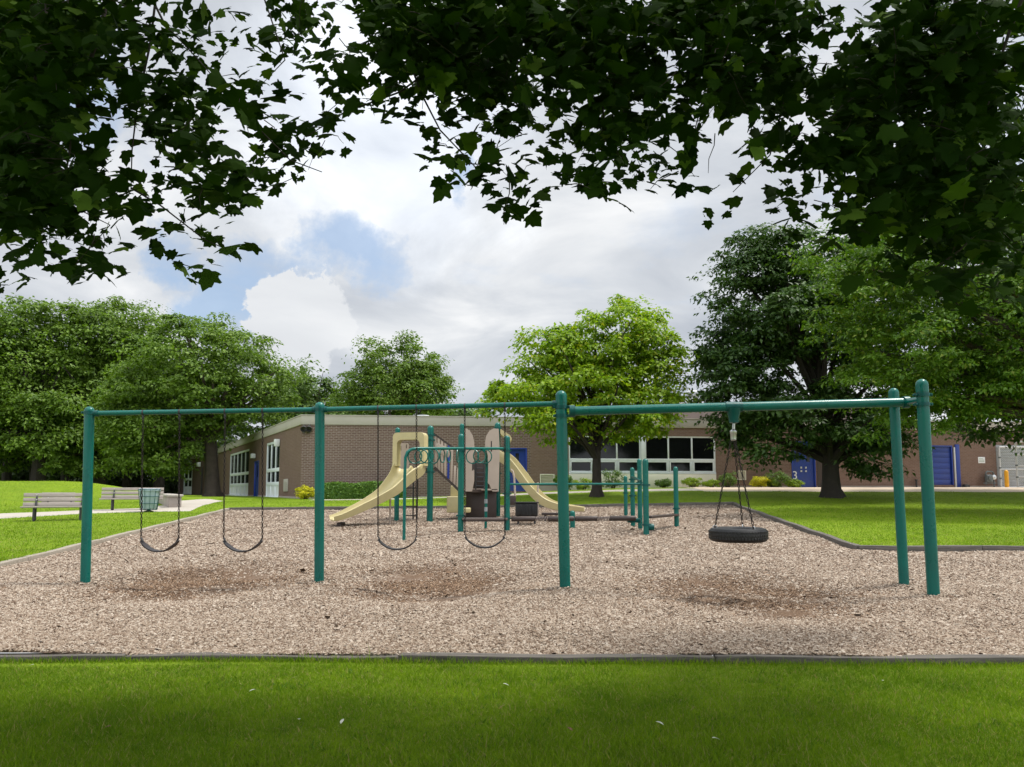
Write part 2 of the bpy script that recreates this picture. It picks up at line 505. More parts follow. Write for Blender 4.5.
def mulch_material():
    m, nt, b = newmat('wood_chip_mulch'); v = pos_of(nt)
    vo = N(nt, 'ShaderNodeTexVoronoi'); vo.inputs['Scale'].default_value = 26; vo.inputs['Randomness'].default_value = 1
    mp = N(nt, 'ShaderNodeMapping'); L(nt, v, mp.inputs['Vector']); mp.inputs['Scale'].default_value = (1, 1.6, 1)
    L(nt, mp.outputs[0], vo.inputs['Vector'])
    sep = N(nt, 'ShaderNodeSeparateColor'); L(nt, vo.outputs['Color'], sep.inputs[0])
    c = ramp(nt, sep.outputs[0], [(.0, (.11, .075, .053)), (.3, (.20, .147, .110)), (.65, (.29, .232, .183)), (1, (.42, .36, .30))])
    c = mixc(nt, ramp(nt, vo.outputs['Distance'], [(.25, (0, 0, 0)), (.6, (.7, .7, .7))]), c, (.07, .045, .03))
    big = noise(nt, .5, 5, .6, v); c = mixc(nt, ramp(nt, big, [(.35, (0, 0, 0)), (.7, (.3, .3, .3))]), c, (.25, .16, .11))
    xyz = N(nt, 'ShaderNodeSeparateXYZ'); L(nt, v, xyz.inputs[0])
    wob = mathn(nt, 'MULTIPLY', mathn(nt, 'SUBTRACT', noise(nt, 1.3, 7, .72, v), .5), 2.4)
    tot = None
    for cx, cy, rx, ry in DIRT:                    # trodden bare patches under the swings
        a = mathn(nt, 'DIVIDE', mathn(nt, 'SUBTRACT', xyz.outputs[0], cx), rx)
        d = mathn(nt, 'DIVIDE', mathn(nt, 'SUBTRACT', xyz.outputs[1], cy), ry)
        r = mathn(nt, 'SQRT', mathn(nt, 'ADD', mathn(nt, 'MULTIPLY', a, a), mathn(nt, 'MULTIPLY', d, d)))
        k = mathn(nt, 'SUBTRACT', 1.0, mathn(nt, 'ADD', r, wob), clamp=True)
        tot = k if tot is None else mathn(nt, 'MAXIMUM', tot, k)
    fine = noise(nt, 42, 5, .75, v)
    dirt = ramp(nt, fine, [(.32, (.060, .036, .022)), (.68, (.190, .122, .078))])
    c = mixc(nt, ramp(nt, tot, [(.05, (0, 0, 0)), (.6, (.92,) * 3)]), c, dirt)
    L(nt, c, b.inputs['Base Color']); b.inputs['Roughness'].default_value = .95; b.inputs['Specular IOR Level'].default_value = .15
    bump(nt, b, sep.outputs[0], .7, .02)
    return m
sheets = build_sheets()
M['lawn'] = lawn_material(); M['mulch'] = mulch_material()
M['pathc'] = pmat('path_concrete', (.38, .345, .295), .9, .14, .5, 25, .15, dirt=(.28, .25, .21))
for k, mat in (('lawn', 'lawn'), ('mulch', 'mulch'), ('pavement', 'concrete'), ('walkway', 'pathc'), ('path', 'pathc')):
    W, lo, sz = sheets[k]
    o = np_mesh({'mulch': 'mulch_bed'}.get(k, k), W, lo, sz, M[mat], smooth=True); o['kind'] = 'structure'

# wood chips lying on the mulch
def in_poly_np(poly, X, Y):
    c = np.zeros(len(X), bool)
    for (x1, y1), (x2, y2) in zip(poly, poly[1:] + poly[:1]):
        if y1 == y2: continue
        cr = ((y1 > Y) != (y2 > Y)) & (X < (x2 - x1) * (Y - y1) / (y2 - y1) + x1)
        c ^= cr
    return c
def chips():
    n = 720000
    u = rng.random(n); y0, y1 = 6.1, 30.0; e = -.6        # density falls with distance
    Y = (y0 ** e + u * (y1 ** e - y0 ** e)) ** (1 / e)
    X = (rng.random(n) * 2 - 1) * (Y * .74 + .6)
    k = in_poly_np(MULCH, X, Y) & (rng.random(n) > .80 * sstep(.0, 1.0, dirt_amount(X, Y) + .25 * np.sin(X * 2.1) * np.sin(Y * 2.7) + rng.normal(0, .2, n)))
    X, Y = X[k], Y[k]; n = len(X)
    # chips kicked up round the feet of the swing posts
    ex, ey = [], []
    for px, py in ((86, 583), (319.5, 583.5), (565, 592), (934, 598), (904, 587)):
        c = at_ground(px, py); a = rng.random(420) * 6.283; r = .06 + np.abs(rng.normal(0, .13, 420)); ex.append(c.x + r * np.cos(a)); ey.append(c.y + r * np.sin(a))
    heap = np.concatenate([np.zeros(n), np.ones(420 * 5)]); X = np.concatenate([X, *ex]); Y = np.concatenate([Y, *ey]); n = len(X)
    z = mulch_z(X, Y) + .006 + rng.random(n) * .012 + heap * rng.random(n) * .035
    T = [(-.5, -.5, 0), (.5, -.42, 0), (.5, .45, 0), (-.5, .5, 0), (-.42, .03, 1), (.45, -.04, .85)]
    Fs = [(0, 1, 5, 4), (2, 3, 4, 5), (3, 0, 4), (1, 2, 5)]
    far = np.clip((Y - 9) / 14, 0, 1)
    ln = rng.lognormal(-3.98, .46, n) * np.where(rng.random(n) < .02, 1.5, 1) * (1 + .9 * far); wd = ln * (.2 + .35 * rng.random(n)); th = .004 + .009 * rng.random(n)
    nor = np.column_stack([rng.normal(0, .33, n), rng.normal(0, .33, n), np.ones(n)])
    m, nt, b = newmat('wood_chips_pale')
    r = N(nt, 'ShaderNodeNewGeometry').outputs['Random Per Island']
    c = ramp(nt, r, [(0, (.085, .054, .036)), (.16, (.175, .122, .086)), (.42, (.275, .212, .158)), (.72, (.36, .292, .230)), (1, (.48, .415, .345))])
    L(nt, c, b.inputs['Base Color']); b.inputs['Roughness'].default_value = .9; b.inputs['Specular IOR Level'].default_value = .2
    o = scatter('wood_chips', T, Fs, np.column_stack([X, Y, z]), frames_from(nor), np.column_stack([ln, wd, th]), m)
    tag(o, 'pale wood chips strewn thickly over the whole playground', 'wood chips', kind='stuff')
def worn_chips():
    # trodden brown fines under the swings, thinning out softly
    Xs, Ys = [], []
    for cx, cy, rx, ry in DIRT:
        n = 26000; a = rng.normal(0, 1, (n, 2)); X = cx + a[:, 0] * rx * .48; Y = cy + a[:, 1] * ry * .36
        k = rng.random(n) < .45 + .55 * np.sin(X * 2.3 + 1.7 * np.sin(Y * 1.9)) * np.sin(Y * 2.1 + X * .6); Xs.append(X[k]); Ys.append(Y[k])
    X = np.concatenate(Xs); Y = np.concatenate(Ys); n = len(X)
    k = in_poly_np(MULCH, X, Y); X, Y = X[k], Y[k]; n = len(X)
    T = [(-.5, -.5, 0), (.5, -.42, 0), (.5, .45, 0), (-.5, .5, 0), (-.42, .03, 1), (.45, -.04, .85)]
    Fs = [(0, 1, 5, 4), (2, 3, 4, 5), (3, 0, 4), (1, 2, 5)]
    ln = rng.lognormal(-4.05, .5, n); wd = ln * (.3 + .4 * rng.random(n)); th = .004 + .007 * rng.random(n)
    nor = np.column_stack([rng.normal(0, .3, n), rng.normal(0, .3, n), np.ones(n)])
    m, nt, b = newmat('wood_chips_brown')
    c = ramp(nt, N(nt, 'ShaderNodeNewGeometry').outputs['Random Per Island'], [(0, (.045, .026, .016)), (.35, (.11, .066, .040)), (.75, (.20, .128, .080)), (1, (.33, .24, .165))])
    L(nt, c, b.inputs['Base Color']); b.inputs['Roughness'].default_value = .9; b.inputs['Specular IOR Level'].default_value = .2
    z = mulch_z(X, Y) + .010 + rng.random(n) * .012
    o = scatter('wood_chips', T, Fs, np.column_stack([X, Y, z]), frames_from(nor), np.column_stack([ln, wd, th]), m)
    tag(o, 'trodden darker brown wood chips in the worn patches under the swings', 'wood chips', kind='stuff')
chips(); worn_chips()

# grass blades
def grass_mat(name, dark, light):
    return leaf_mat(name, dark, light, .40, .6, hue=(.34, .29, .12), spec=.18, clump=2.6, var2=(.55, (.085, .165, .005)), amount=.05)
M['blade'] = grass_mat('grass_blades', (.108, .205, .006), (.262, .375, .016))
BLADE_T = [(-.5, 0, 0), (.5, 0, 0), (-.36, .10, .55), (.36, .10, .55), (0, .42, 1.0)]
BLADE_F = [(0, 1, 3, 2), (2, 3, 4)]
def blades(name, X, Y, h, w, label, lean=.4, mat='blade'):
    n = len(X)
    z = lawn_z(X, Y) - .004
    a = rng.random(n) * 2 * math.pi
    nor = np.column_stack([rng.normal(0, lean, n), rng.normal(0, lean, n), np.ones(n)])
    fr = frames_from(nor, fwd=np.column_stack([np.cos(a), np.sin(a), np.zeros(n)]))
    patch = .75 + .5 * (np.sin(X * 1.7 + np.sin(Y * 2.1)) * np.sin(Y * 1.9 + 1.3 * np.sin(X)) * .5 + .5)
    hh = h * rng.lognormal(0, .33, n) * patch
    o = scatter(name, BLADE_T, BLADE_F, np.column_stack([X, Y, z]), fr, np.column_stack([w * (.7 + .6 * rng.random(n)), hh, hh]), M[mat])
    tag(o, label, 'grass', kind='stuff')
def near_grass():
    n = 460000
    u = rng.random(n); y0, y1, e = 3.2, 6.1, -.6
    Y = (y0 ** e + u * (y1 ** e - y0 ** e)) ** (1 / e)
    X = (rng.random(n) * 2 - 1) * (Y * .72 + .5)
    k = Y < near_y(X) - .07
    blades('grass', X[k], Y[k], .029, .0036, 'short mown grass of the shaded lawn nearest the viewer', .62)
    # longer fringe against the timber edging
    n = 9000; X = rng.uniform(-5, 5.2, n); Y = near_y(X) - .075 - rng.exponential(.03, n)
    blades('grass', X, Y, .040, .0042, 'longer fringe of grass growing against the near timber edging', .3)
M['weed'] = grass_mat('weed_blades', (.055, .130, .012), (.150, .270, .030))
M['dryblade'] = leaf_mat('dry_grass_blades', (.16, .15, .05), (.42, .36, .17), .3, .7, spec=.15, clump=2)
def weeds():
    for mat, nc, per, sp, h, w, lab in (('weed', 210, 34, .055, .026, .011, 'low broad leaved weeds scattered through the near lawn'), ('dryblade', 420, 9, .06, .030, .004, 'dry straw coloured blades scattered through the near lawn')):
        cy = rng.uniform(3.3, 6.0, nc); cx = rng.uniform(-1, 1, nc) * (cy * .7 + .3); ix = np.repeat(np.arange(nc), per)
        X = cx[ix] + rng.normal(0, sp, len(ix)); Y = cy[ix] + rng.normal(0, sp, len(ix)); k = Y < near_y(X) - .09
        blades('lawn_weeds' if mat == 'weed' else 'dry_grass', X[k], Y[k], h, w, lab, .8, mat)
weeds()
def far_grass():
    n = 420000
    Y = 11 + (rng.random(n) ** 1.4) * 26
    X = (rng.random(n) * 2 - 1) * (Y * .72 + 1)
    k = ~in_poly_np(MULCH, X, Y)
    for p in (PAVE, WALK, PATH): k &= ~in_poly_np(p, X, Y)
    k &= (Y < wall_y(X) - .3) | (X < -11)
    X, Y = X[k], Y[k]
    for side, lab in ((X < 0, 'short sunny grass on the far lawn left of the playground'), (X >= 0, 'short sunny grass on the far lawn right of the playground')):
        blades('grass', X[side], Y[side], .030, .010, lab)
near_grass(); far_grass()

# timber edging: every timber a thing
def timber(a, b, zt, mat, label, group, w=.13, hgt=.16):
    a = Vector(a); b = Vector(b); mid = (a + b) / 2
    d = b - a; ln = d.length; loc = Vector((mid.x, mid.y, zt - hgt))
    m = MB(); m.box((0, 0, hgt / 2), (ln - .012, w, hgt), None, .012)
    bm = m.bm
    bmesh.ops.subdivide_edges(bm, edges=[e for e in bm.edges if e.calc_length() > ln * .7], cuts=10)
    for v in bm.verts:
        v.co.z += .006 * math.sin(v.co.x * 3.1 + ln * 7) + random.uniform(-.002, .002); v.co.y += .006 * math.sin(v.co.x * 2.3 + ln)
    dz = gz(b.x, b.y) - gz(a.x, a.y)
    rot = Matrix.Rotation(math.atan2(d.y, d.x), 3, 'Z') @ Matrix.Rotation(-math.atan2(dz, ln), 3, 'Y')
    bmesh.ops.rotate(bm, cent=(0, 0, hgt / 2), matrix=rot, verts=bm.verts)
    o = m.build('edging_timber', mat)
    # keep grain along the timber: object rotation instead of baked rotation
    o.location = loc; ROOT[o.name] = loc
    tag(o, label, 'timber', group)
    return o
NEAR_G = 'timbers along the near edge of the playground'
seams = [-250, 137, 403, 706, 1005, 1300]
near_labels = ['dark grey edging timber entering at the left end of the near playground border', 'second dark grey edging timber from the left along the near border, grass rising against it',
               'weathered edging timber in the middle of the near border, pale top, dark face', 'edging timber of the near border below the tall centre swing post, right of the middle',
               'edging timber at the right end of the near border, below the two right swing posts']
for i in range(5):
    xs = [(p - 512) / F * nearL.y for p in seams[i:i + 2]]
    timber((xs[0], near_y(xs[0]), 0), (xs[1], near_y(xs[1]), 0), .008 + .004 * (i % 2) + (.010 if i >= 2 else 0), M['timber'], near_labels[i], NEAR_G, .12, .17)
def run(p, q, n, mat, labf, group, ztop=.105):
    for i in range(n):
        a = Vector((p[0] + (q[0] - p[0]) * i / n, p[1] + (q[1] - p[1]) * i / n, 0)); b = Vector((p[0] + (q[0] - p[0]) * (i + 1) / n, p[1] + (q[1] - p[1]) * (i + 1) / n, 0))
        mx, my = (a.x + b.x) / 2, (a.y + b.y) / 2
        timber(a, b, gz(mx, my) + ztop - .17 * 0, mat, labf(i, n), group)
ORD = ['first', 'second', 'third', 'fourth', 'fifth', 'sixth', 'seventh', 'eighth', 'ninth', 'tenth', 'eleventh', 'twelfth', 'thirteenth']
run(MULCH[5], MULCH[0], 9, M['timber_pale'], lambda i, n: f'pale edging timber of the left playground border, {ORD[i]} from its far corner', 'timbers along the left playground border', .085)
run(MULCH[4], MULCH[5], 7, M['timber'], lambda i, n: f'low edging timber of the far playground border, {ORD[i]} from the right', 'timbers along the far playground border')
run(MULCH[3], MULCH[4], 6, M['timber'], lambda i, n: f'grey edging timber of the slanting right border, {ORD[i]} from its near bend', 'timbers along the slanting right playground border')
run(MULCH[2], MULCH[3], 4, M['timber'], lambda i, n: f'grey edging timber behind the right swing posts, {ORD[3 - i]} from the bend', 'timbers behind the right swing posts')

# small pale leaves fallen on the near lawn
def fallen():
    for i, (px, py) in enumerate([(31, 671), (252, 697), (506, 691), (883, 687), (716, 747), (570, 737), (299, 727), (342, 729), (107, 735), (660, 731)]):
        p = at_ground(px, py, lawn_z); s = .014 + .010 * random.random(); a = random.random() * 6.28
        m = MB(); pts = []
        prof = [(0, -1), (.35, -.55), (.42, .0), (.25, .55), (0, 1.05), (-.27, .5), (-.4, -.05), (-.33, -.6)]
        u = Vector((math.cos(a), math.sin(a), 0)); v = Vector((-math.sin(a), math.cos(a), 0))
        base = p + Vector((0, 0, .036))
        for x, y in prof: pts.append(base + u * x * s + v * y * s + Vector((0, 0, .006 + abs(x) * s * .6 + .3 * s * y * (1 if i % 2 else -1))))
        m.prism(pts, (0, 0, .0015))
        o = m.build('fallen_leaf', M['leafpale'] if i not in (5, 8) else M['leafbrown'], loc=p, smooth=0)
        tag(o, 'small pale curled leaf lying on the near lawn' if i not in (5, 8) else 'small brown curled leaf lying on the near lawn', 'leaf', 'fallen leaves on the near lawn')
M['leafpale'] = pmat('pale_fallen_leaf', (.55, .56, .45), .7, .1, 40, 100)
M['leafbrown'] = pmat('brown_fallen_leaf', (.16, .08, .04), .8, .2, 40, 100)
fallen()
# ------------------------------------------------------------------ school building
school = thing('school_building', 'long low brown brick school with a cream roof band, blue doors and dark windows', 'school', (-10.4, 38.0, .75))
ZT = 4.91; ZB = -.2
D1 = Vector((WALL_DIR.x, WALL_DIR.y, 0)); N1 = Vector((D1.y, -D1.x, 0))            # front wall: direction and outward normal
A0 = Vector((-10.4, 38.0, 0)); E0 = Vector((-26.7, 70.0, 0))
D2 = (E0 - A0).normalized(); N2 = Vector((-D2.y, D2.x, 0))
if N2.x > 0: N2 = -N2
LEN1, LEN2 = 62.0, (E0 - A0).length

def wall_hit(px, py, p0, d):
    """(s, z) on the vertical plane through p0 along d under a pixel"""
    r = ray(px, py); n = Vector((-d.y, d.x, 0))
    t = p0.dot(n) / r.dot(n) if abs(r.dot(n)) > 1e-9 else 0
    P = r * t; P.z += CAM_H
    return (P - p0).dot(d), P.z
def f1(px, py): return wall_hit(px, py, A0, D1)
def f2(px, py): return wall_hit(px, py, A0, D2)

def rect(fn, x0, y0, x1, y1):
    """opening (s0,s1,z0,z1) from a pixel rectangle"""
    s0, _ = fn(x0, (y0 + y1) / 2); s1, _ = fn(x1, (y0 + y1) / 2)
    xm = (x0 + x1) / 2
    return [min(s0, s1), max(s0, s1), fn(xm, y1)[1], fn(xm, y0)[1]]

def wall_mesh(mb, p0, d, nrm, length, z0, z1, ops, depth=.14, s_start=0.0):
    ss = sorted({s_start, length} | {o[0] for o in ops} | {o[1] for o in ops}); zs = sorted({z0, z1} | {o[2] for o in ops} | {o[3] for o in ops})
    P = lambda s, z, k=0.0: p0 + d * s + Vector((0, 0, z)) - nrm * k
    for a, b in zip(ss, ss[1:]):
        for c, e in zip(zs, zs[1:]):
            ms, mz = (a + b) / 2, (c + e) / 2
            if any(o[0] < ms < o[1] and o[2] < mz < o[3] for o in ops): continue
            mb.poly([P(a, c), P(b, c), P(b, e), P(a, e)])
    for s0, s1, c, e in ops:
        mb.poly([P(s0, c), P(s1, c), P(s1, c, depth), P(s0, c, depth)]); mb.poly([P(s0, e), P(s1, e), P(s1, e, depth), P(s0, e, depth)])
        mb.poly([P(s0, c), P(s0, e), P(s0, e, depth), P(s0, c, depth)]); mb.poly([P(s1, c), P(s1, e), P(s1, e, depth), P(s1, c, depth)])

def wbox(mb, p0, d, nrm, s0, s1, z0, z1, out0, out1, bevel=0.0):
    """box on a wall: along s, up z, from out0 to out1 outward"""
    c = p0 + d * (s0 + s1) / 2 + nrm * (out0 + out1) / 2 + Vector((0, 0, (z0 + z1) / 2))
    m = Matrix((d, nrm, Vector((0, 0, 1)))).transposed()
    mb.box(c, (abs(s1 - s0), abs(out1 - out0), abs(z1 - z0)), m, bevel)

ops1, ops2 = [], []
WIN = [rect(f1, 568.7, 436, 641, 473.8), rect(f1, 645, 436, 715.6, 473.8)]
zt = (WIN[0][3] + WIN[1][3]) / 2; zb = (WIN[0][2] + WIN[1][2]) / 2
for w in WIN: w[2], w[3] = zb, zt
DOOR_A = rect(f1, 507.5, 448, 527, 491); DOOR_3 = rect(f1, 791.5, 441.5, 815.5, 487.8); DOOR_G = rect(f1, 924.5, 445.5, 953.0, 485)
VENT = rect(f1, 540, 474, 554.5, 484.5); VENT2 = rect(f1, 737.5, 470.5, 746, 480)
ops1 = [*WIN, DOOR_A, DOOR_3, DOOR_G, VENT, VENT2]
WL = [rect(f2, 229.7, 451, 248.6, 496), rect(f2, 266, 441, 279.2, 498.5)]
for w in WL: w[2] = .72; w[3] = 4.05
DOOR_L = rect(f2, 254.3, 457, 258.6, 497)
DOOR_L[2] = .72; DOOR_L[3] = 3.1
ops2 = [*WL, DOOR_L]

# two kinds of brickwork on the front: patterned near the corner, plain further right
SPLIT = f1(531, 470)[0]
M['brickA'] = brick_mat('patterned_brick', D1, (.140, .084, .068), (.190, .120, .099), (.34, .28, .245), .25, .085, .016)
M['brickB'] = brick_mat('brown_brick', D1, (.200, .122, .094), (.250, .160, .126), (.27, .22, .19), .21, .075, .010)
M['brickC'] = brick_mat('shade_toned_brown_brick', D2, (.185, .112, .090), (.225, .142, .116), (.24, .19, .16), .21, .075, .010)  # the brown brick again, side wall's shade put into its colour
mb = MB(); wall_mesh(mb, A0, D1, N1, SPLIT, ZB, ZT - .05, [o for o in ops1 if o[0] < SPLIT]); mb.build('wall', M['brickA'], school, smooth=0)
mb = MB(); wall_mesh(mb, A0, D1, N1, LEN1, ZB, ZT - .05, [o for o in ops1 if o[0] > SPLIT], s_start=SPLIT); mb.build('wall', M['brickB'], school, smooth=0)
mb = MB(); wall_mesh(mb, A0, D2, N2, LEN2, ZB, ZT - .05, ops2); mb.build('wall', M['brickC'], school, smooth=0)
# the rest of the outline: far wing, back and right walls
B1 = A0 + D1 * LEN1; B2 = Vector((B1.x, 78, 0)); E1 = Vector((-32.4, 75.4, 0)); E2 = Vector((-25, 84, 0)); B3 = Vector((0, 84, 0))
mb = MB()
for a, b in ((B1, B2), (B2, B3), (B3, E2), (E2, E1)):
    mb.poly([a + Vector((0, 0, ZB)), b + Vector((0, 0, ZB)), b + Vector((0, 0, ZT - .4)), a + Vector((0, 0, ZT - .4))])
mb.build('wall', M['brickB'], school, smooth=0)
D3 = (E1 - E0).normalized(); N3 = Vector((D3.y, -D3.x, 0))
if N3.y > 0: N3 = -N3
def f3(px, py): return wall_hit(px, py, E0, D3)
ZW = 4.35
W3 = rect(f3, 183.5, 467, 192, 494.5)
mb = MB(); wall_mesh(mb, E0, D3, N3, (E1 - E0).length, ZB, ZW, [W3]); mb.build('wall', brick_mat('far_wing_brick', D3, (.13, .085, .072), (.155, .10, .088), (.18, .145, .125)), school, smooth=0)
# roof slabs
mb = MB()
ring = [A0, B1, B2, B3, E2, E0]
mb.prism([p + Vector((0, 0, ZT - .30)) for p in ring], (0, 0, .12))
mb.build('roof', M['roofing'], school, smooth=0)
mb = MB(); mb.prism([p + Vector((0, 0, ZW - .2)) for p in (E0 + D3 * .01, E1, E2)], (0, 0, .1)); mb.build('roof', M['roofing'], school, smooth=0)
# cream roof band
mb = MB()
for p0, d, nr, ln, z1, h in ((A0, D1, N1, LEN1, ZT, .44), (A0, D2, N2, LEN2, ZT, .44), (E0, D3, N3, (E1 - E0).length, ZW + .05, .30)):
    wbox(mb, p0, d, nr, -.02 if ln > 20 else .1, ln, z1 - h, z1, -.2, .055, .006)
    wbox(mb, p0, d, nr, -.03 if ln > 20 else .1, ln, z1 + .003, z1 + .05, -.22, .085, .006)
mb.build('roof_band', M['cream'], school)
# low dark course where the wall meets the ground
mb = MB(); 
for p0, d, nr, ln, ops in ((A0, D1, N1, LEN1, [DOOR_A, DOOR_3, DOOR_G]), (A0, D2, N2, LEN2, [DOOR_L, *WL])):
    cuts = sorted(ops, key=lambda o: o[0]); s = 0.05
    for o in cuts + [[ln, ln, 0, 0]]:
        sm = (s + o[0]) / 2; q = p0 + d * sm
        if o[0] - s > .1:
            mb = MB(); wbox(mb, p0, d, nr, s, o[0] - .02, -.1, gz(q.x, q.y) + .16, .0, .025); mb.build('plinth', M['pinkstone'], school)
        s = o[1] + .02

# windows of the front
def window(p0, d, nr, o, cols, rows_z, solid_rows=(), glass='glass', bar=.06, name='window'):
    """cols: number of lights; rows_z: fractions of the height at which a transom sits"""
    s0, s1, z0, z1 = o
    fr = MB(); gl = MB(); sp = MB()
    wbox(fr, p0, d, nr, s0, s1, z1 - bar, z1, -.10, -.02, .006); wbox(fr, p0, d, nr, s0, s1, z0, z0 + bar, -.10, .03, .006)
    wbox(fr, p0, d, nr, s0, s0 + bar, z0 + bar, z1 - bar, -.10, -.02, .006); wbox(fr, p0, d, nr, s1 - bar, s1, z0 + bar, z1 - bar, -.10, -.02, .006)
    zs = [z0 + bar] + [z0 + (z1 - z0) * k for k in rows_z] + [z1 - bar]
    for k in rows_z:
        z = z0 + (z1 - z0) * k; wbox(fr, p0, d, nr, s0 + bar, s1 - bar, z - bar * .8, z + bar * .8, -.097, -.024, .006)
    W = (s1 - s0) / cols
    for c in range(1, cols): 
        for r_ in range(len(zs) - 1):
            lo = zs[r_] + (bar * .8 if r_ else 0); hi = zs[r_ + 1] - (bar * .8 if r_ < len(zs) - 2 else 0)
            wbox(fr, p0, d, nr, s0 + W * c - bar * .5, s0 + W * c + bar * .5, lo, hi, -.094, -.028, .006)
    for r_ in range(len(zs) - 1):
        for c in range(cols):
            tgt = sp if r_ in solid_rows else gl
            wbox(tgt, p0, d, nr, s0 + W * c + .005, s0 + W * (c + 1) - .005, zs[r_], zs[r_ + 1], -.085, -.072)
    # opening sashes of the bottom row: an inner frame
    w = thing_part(name, school, fr, M['whiteframe'])
    gl.build('pane', M[glass], w, smooth=0)
    if solid_rows: sp.build('lower_panel', M['white'], w, smooth=0)
    else: sp.bm.free()
    return w
def thing_part(name, parent, mb, mat): return mb.build(name, mat, parent)

for w in WIN:
    o = window(A0, D1, N1, w, 3, [.37], glass='glass', bar=.075)
    s0, s1, z0, z1 = w; Wd = (s1 - s0) / 3; zr = z0 + (z1 - z0) * .37
    sash = MB()
    for c in range(3):                              # hopper sashes in the lower row
        a, b = s0 + Wd * c + .055, s0 + Wd * (c + 1) - .055
        if c == 0: a += .03
        if c == 2: b -= .03
        for (x0, x1, y0, y1) in ((a, b, zr - .13, zr - .065), (a, b, z0 + .08, z0 + .15), (a, a + .06, z0 + .15, zr - .13), (b - .06, b, z0 + .15, zr - .13)):
            wbox(sash, A0, D1, N1, x0, x1, y0, y1, -.07, -.012, .004)
    sash.build('sash', M['whiteframe'], o)
mb = MB(); wbox(mb, A0, D1, N1, WIN[0][0], WIN[1][1], .9, WIN[0][2] - .012, .004, .03, .004); mb.build('spandrel_panel', M['spandrel'], school)
mb = MB(); wbox(mb, A0, D1, N1, WIN[0][1], WIN[1][0], WIN[0][2], WIN[0][3], .002, .05, .004); mb.build('mullion_post', M['whiteframe'], school)
for w, c in ((WL[0], 5), (WL[1], 3)):
    window(A0, D2, N2, w, c, [.26, .50], solid_rows=(0,), glass='glass_l', bar=.13)
window(E0, D3, N3, W3, 2, [.25, .55], solid_rows=(0,), glass='glass_l', bar=.14)

# doors
def door(p0, d, nr, o, name='door', frame='bluefr', leaf='blue', lights=0, handles=True, panels=0):
    s0, s1, z0, z1 = o
    f = MB(); b = .07
    wbox(f, p0, d, nr, s0, s1, z1 - b, z1, -.12, .02, .005); wbox(f, p0, d, nr, s0, s0 + b, z0, z1 - b, -.12, .02, .005); wbox(f, p0, d, nr, s1 - b, s1, z0, z1 - b, -.12, .02, .005)
    l = MB(); wbox(l, p0, d, nr, s0 + b, s1 - b, z0, z1 - b, -.11, -.07)
    if panels:
        hh = (z1 - b - z0) / panels
        for k in range(panels): wbox(l, p0, d, nr, s0 + b + .01, s1 - b - .01, z0 + hh * k + .02, z0 + hh * (k + 1) - .02, -.071, -.055, .006)
    dr = l.build(name, M[leaf], school); f.build('door_frame', M[frame], dr)
    if lights:
        W = (s1 - s0 - 2 * b) / lights
        for k in range(lights):
            c = s0 + b + W * (k + .5); m = MB(); wbox(m, p0, d, nr, c - .09, c + .09, z0 + (z1 - z0) * .56, z0 + (z1 - z0) * .88, -.072, -.06); m.build('door_light', M['glass'], dr, smooth=0)
    if handles:
        c = (s0 + s1) / 2
        for e in (-.16, .10):
            for za, zb2, nm in ((1.02, 1.12, 'handle'), (.84, .93, 'lock_plate')):
                m = MB(); wbox(m, p0, d, nr, c + e, c + e + .09, z0 + za, z0 + zb2, -.07, -.03, .004); m.build(nm, M['steel'], dr)
    return dr
door(A0, D1, N1, DOOR_A, lights=1)
d3 = door(A0, D1, N1, DOOR_3, lights=2)
dg = door(A0, D1, N1, DOOR_G, name='roller_door', handles=False, panels=7)
dl_ = door(A0, D2, N2, DOOR_L, handles=False, lights=1)
# painted digit on the blue door
cu = bpy.data.curves.new('digit', 'FONT'); cu.body = '3'; cu.size = .62; cu.extrude = .004; cu.align_x = 'CENTER'
tmp = bpy.data.objects.new('digit', cu); COL.objects.link(tmp)
bpy.context.view_layer.update()
me = bpy.data.meshes.new_from_object(tmp.evaluated_get(bpy.context.evaluated_depsgraph_get()))
bpy.data.objects.remove(tmp); bpy.data.curves.remove(cu)
s3, z3 = f1(795.3, 479.2)
rotm = Matrix((D1, Vector((0, 0, 1)), N1)).transposed().to_4x4()
me.transform(Matrix.Translation(A0 + D1 * (s3 + .02) + Vector((0, 0, z3)) - N1 * .062 - origin_of(d3)) @ rotm)
link_mesh('door_number', me, M['white'], d3)
# blue pier and white strip right of the roller door
mb = MB(); s0, za = f1(953.2, 444.5); s1, _ = f1(957.6, 444.5); wbox(mb, A0, D1, N1, s0 + .07, s1 + .05, 1.2, za, -.02, .06, .006); mb.build('door_pier', M['bluefr'], dg)
mb = MB(); wbox(mb, A0, D1, N1, s0 - .03, s0 + .05, 1.2, za - .15, .025, .07, .004); mb.build('guide_rail', M['greypaint'], dg)
# brown recess beside door three
mb = MB(); s0, _ = f1(816.5, 460); s1, _ = f1(822.5, 460); wbox(mb, A0, D1, N1, s0, s1, 1.2, f1(819, 452)[1], .004, .03); mb.build('door_side_panel', M['brownplas'], school)
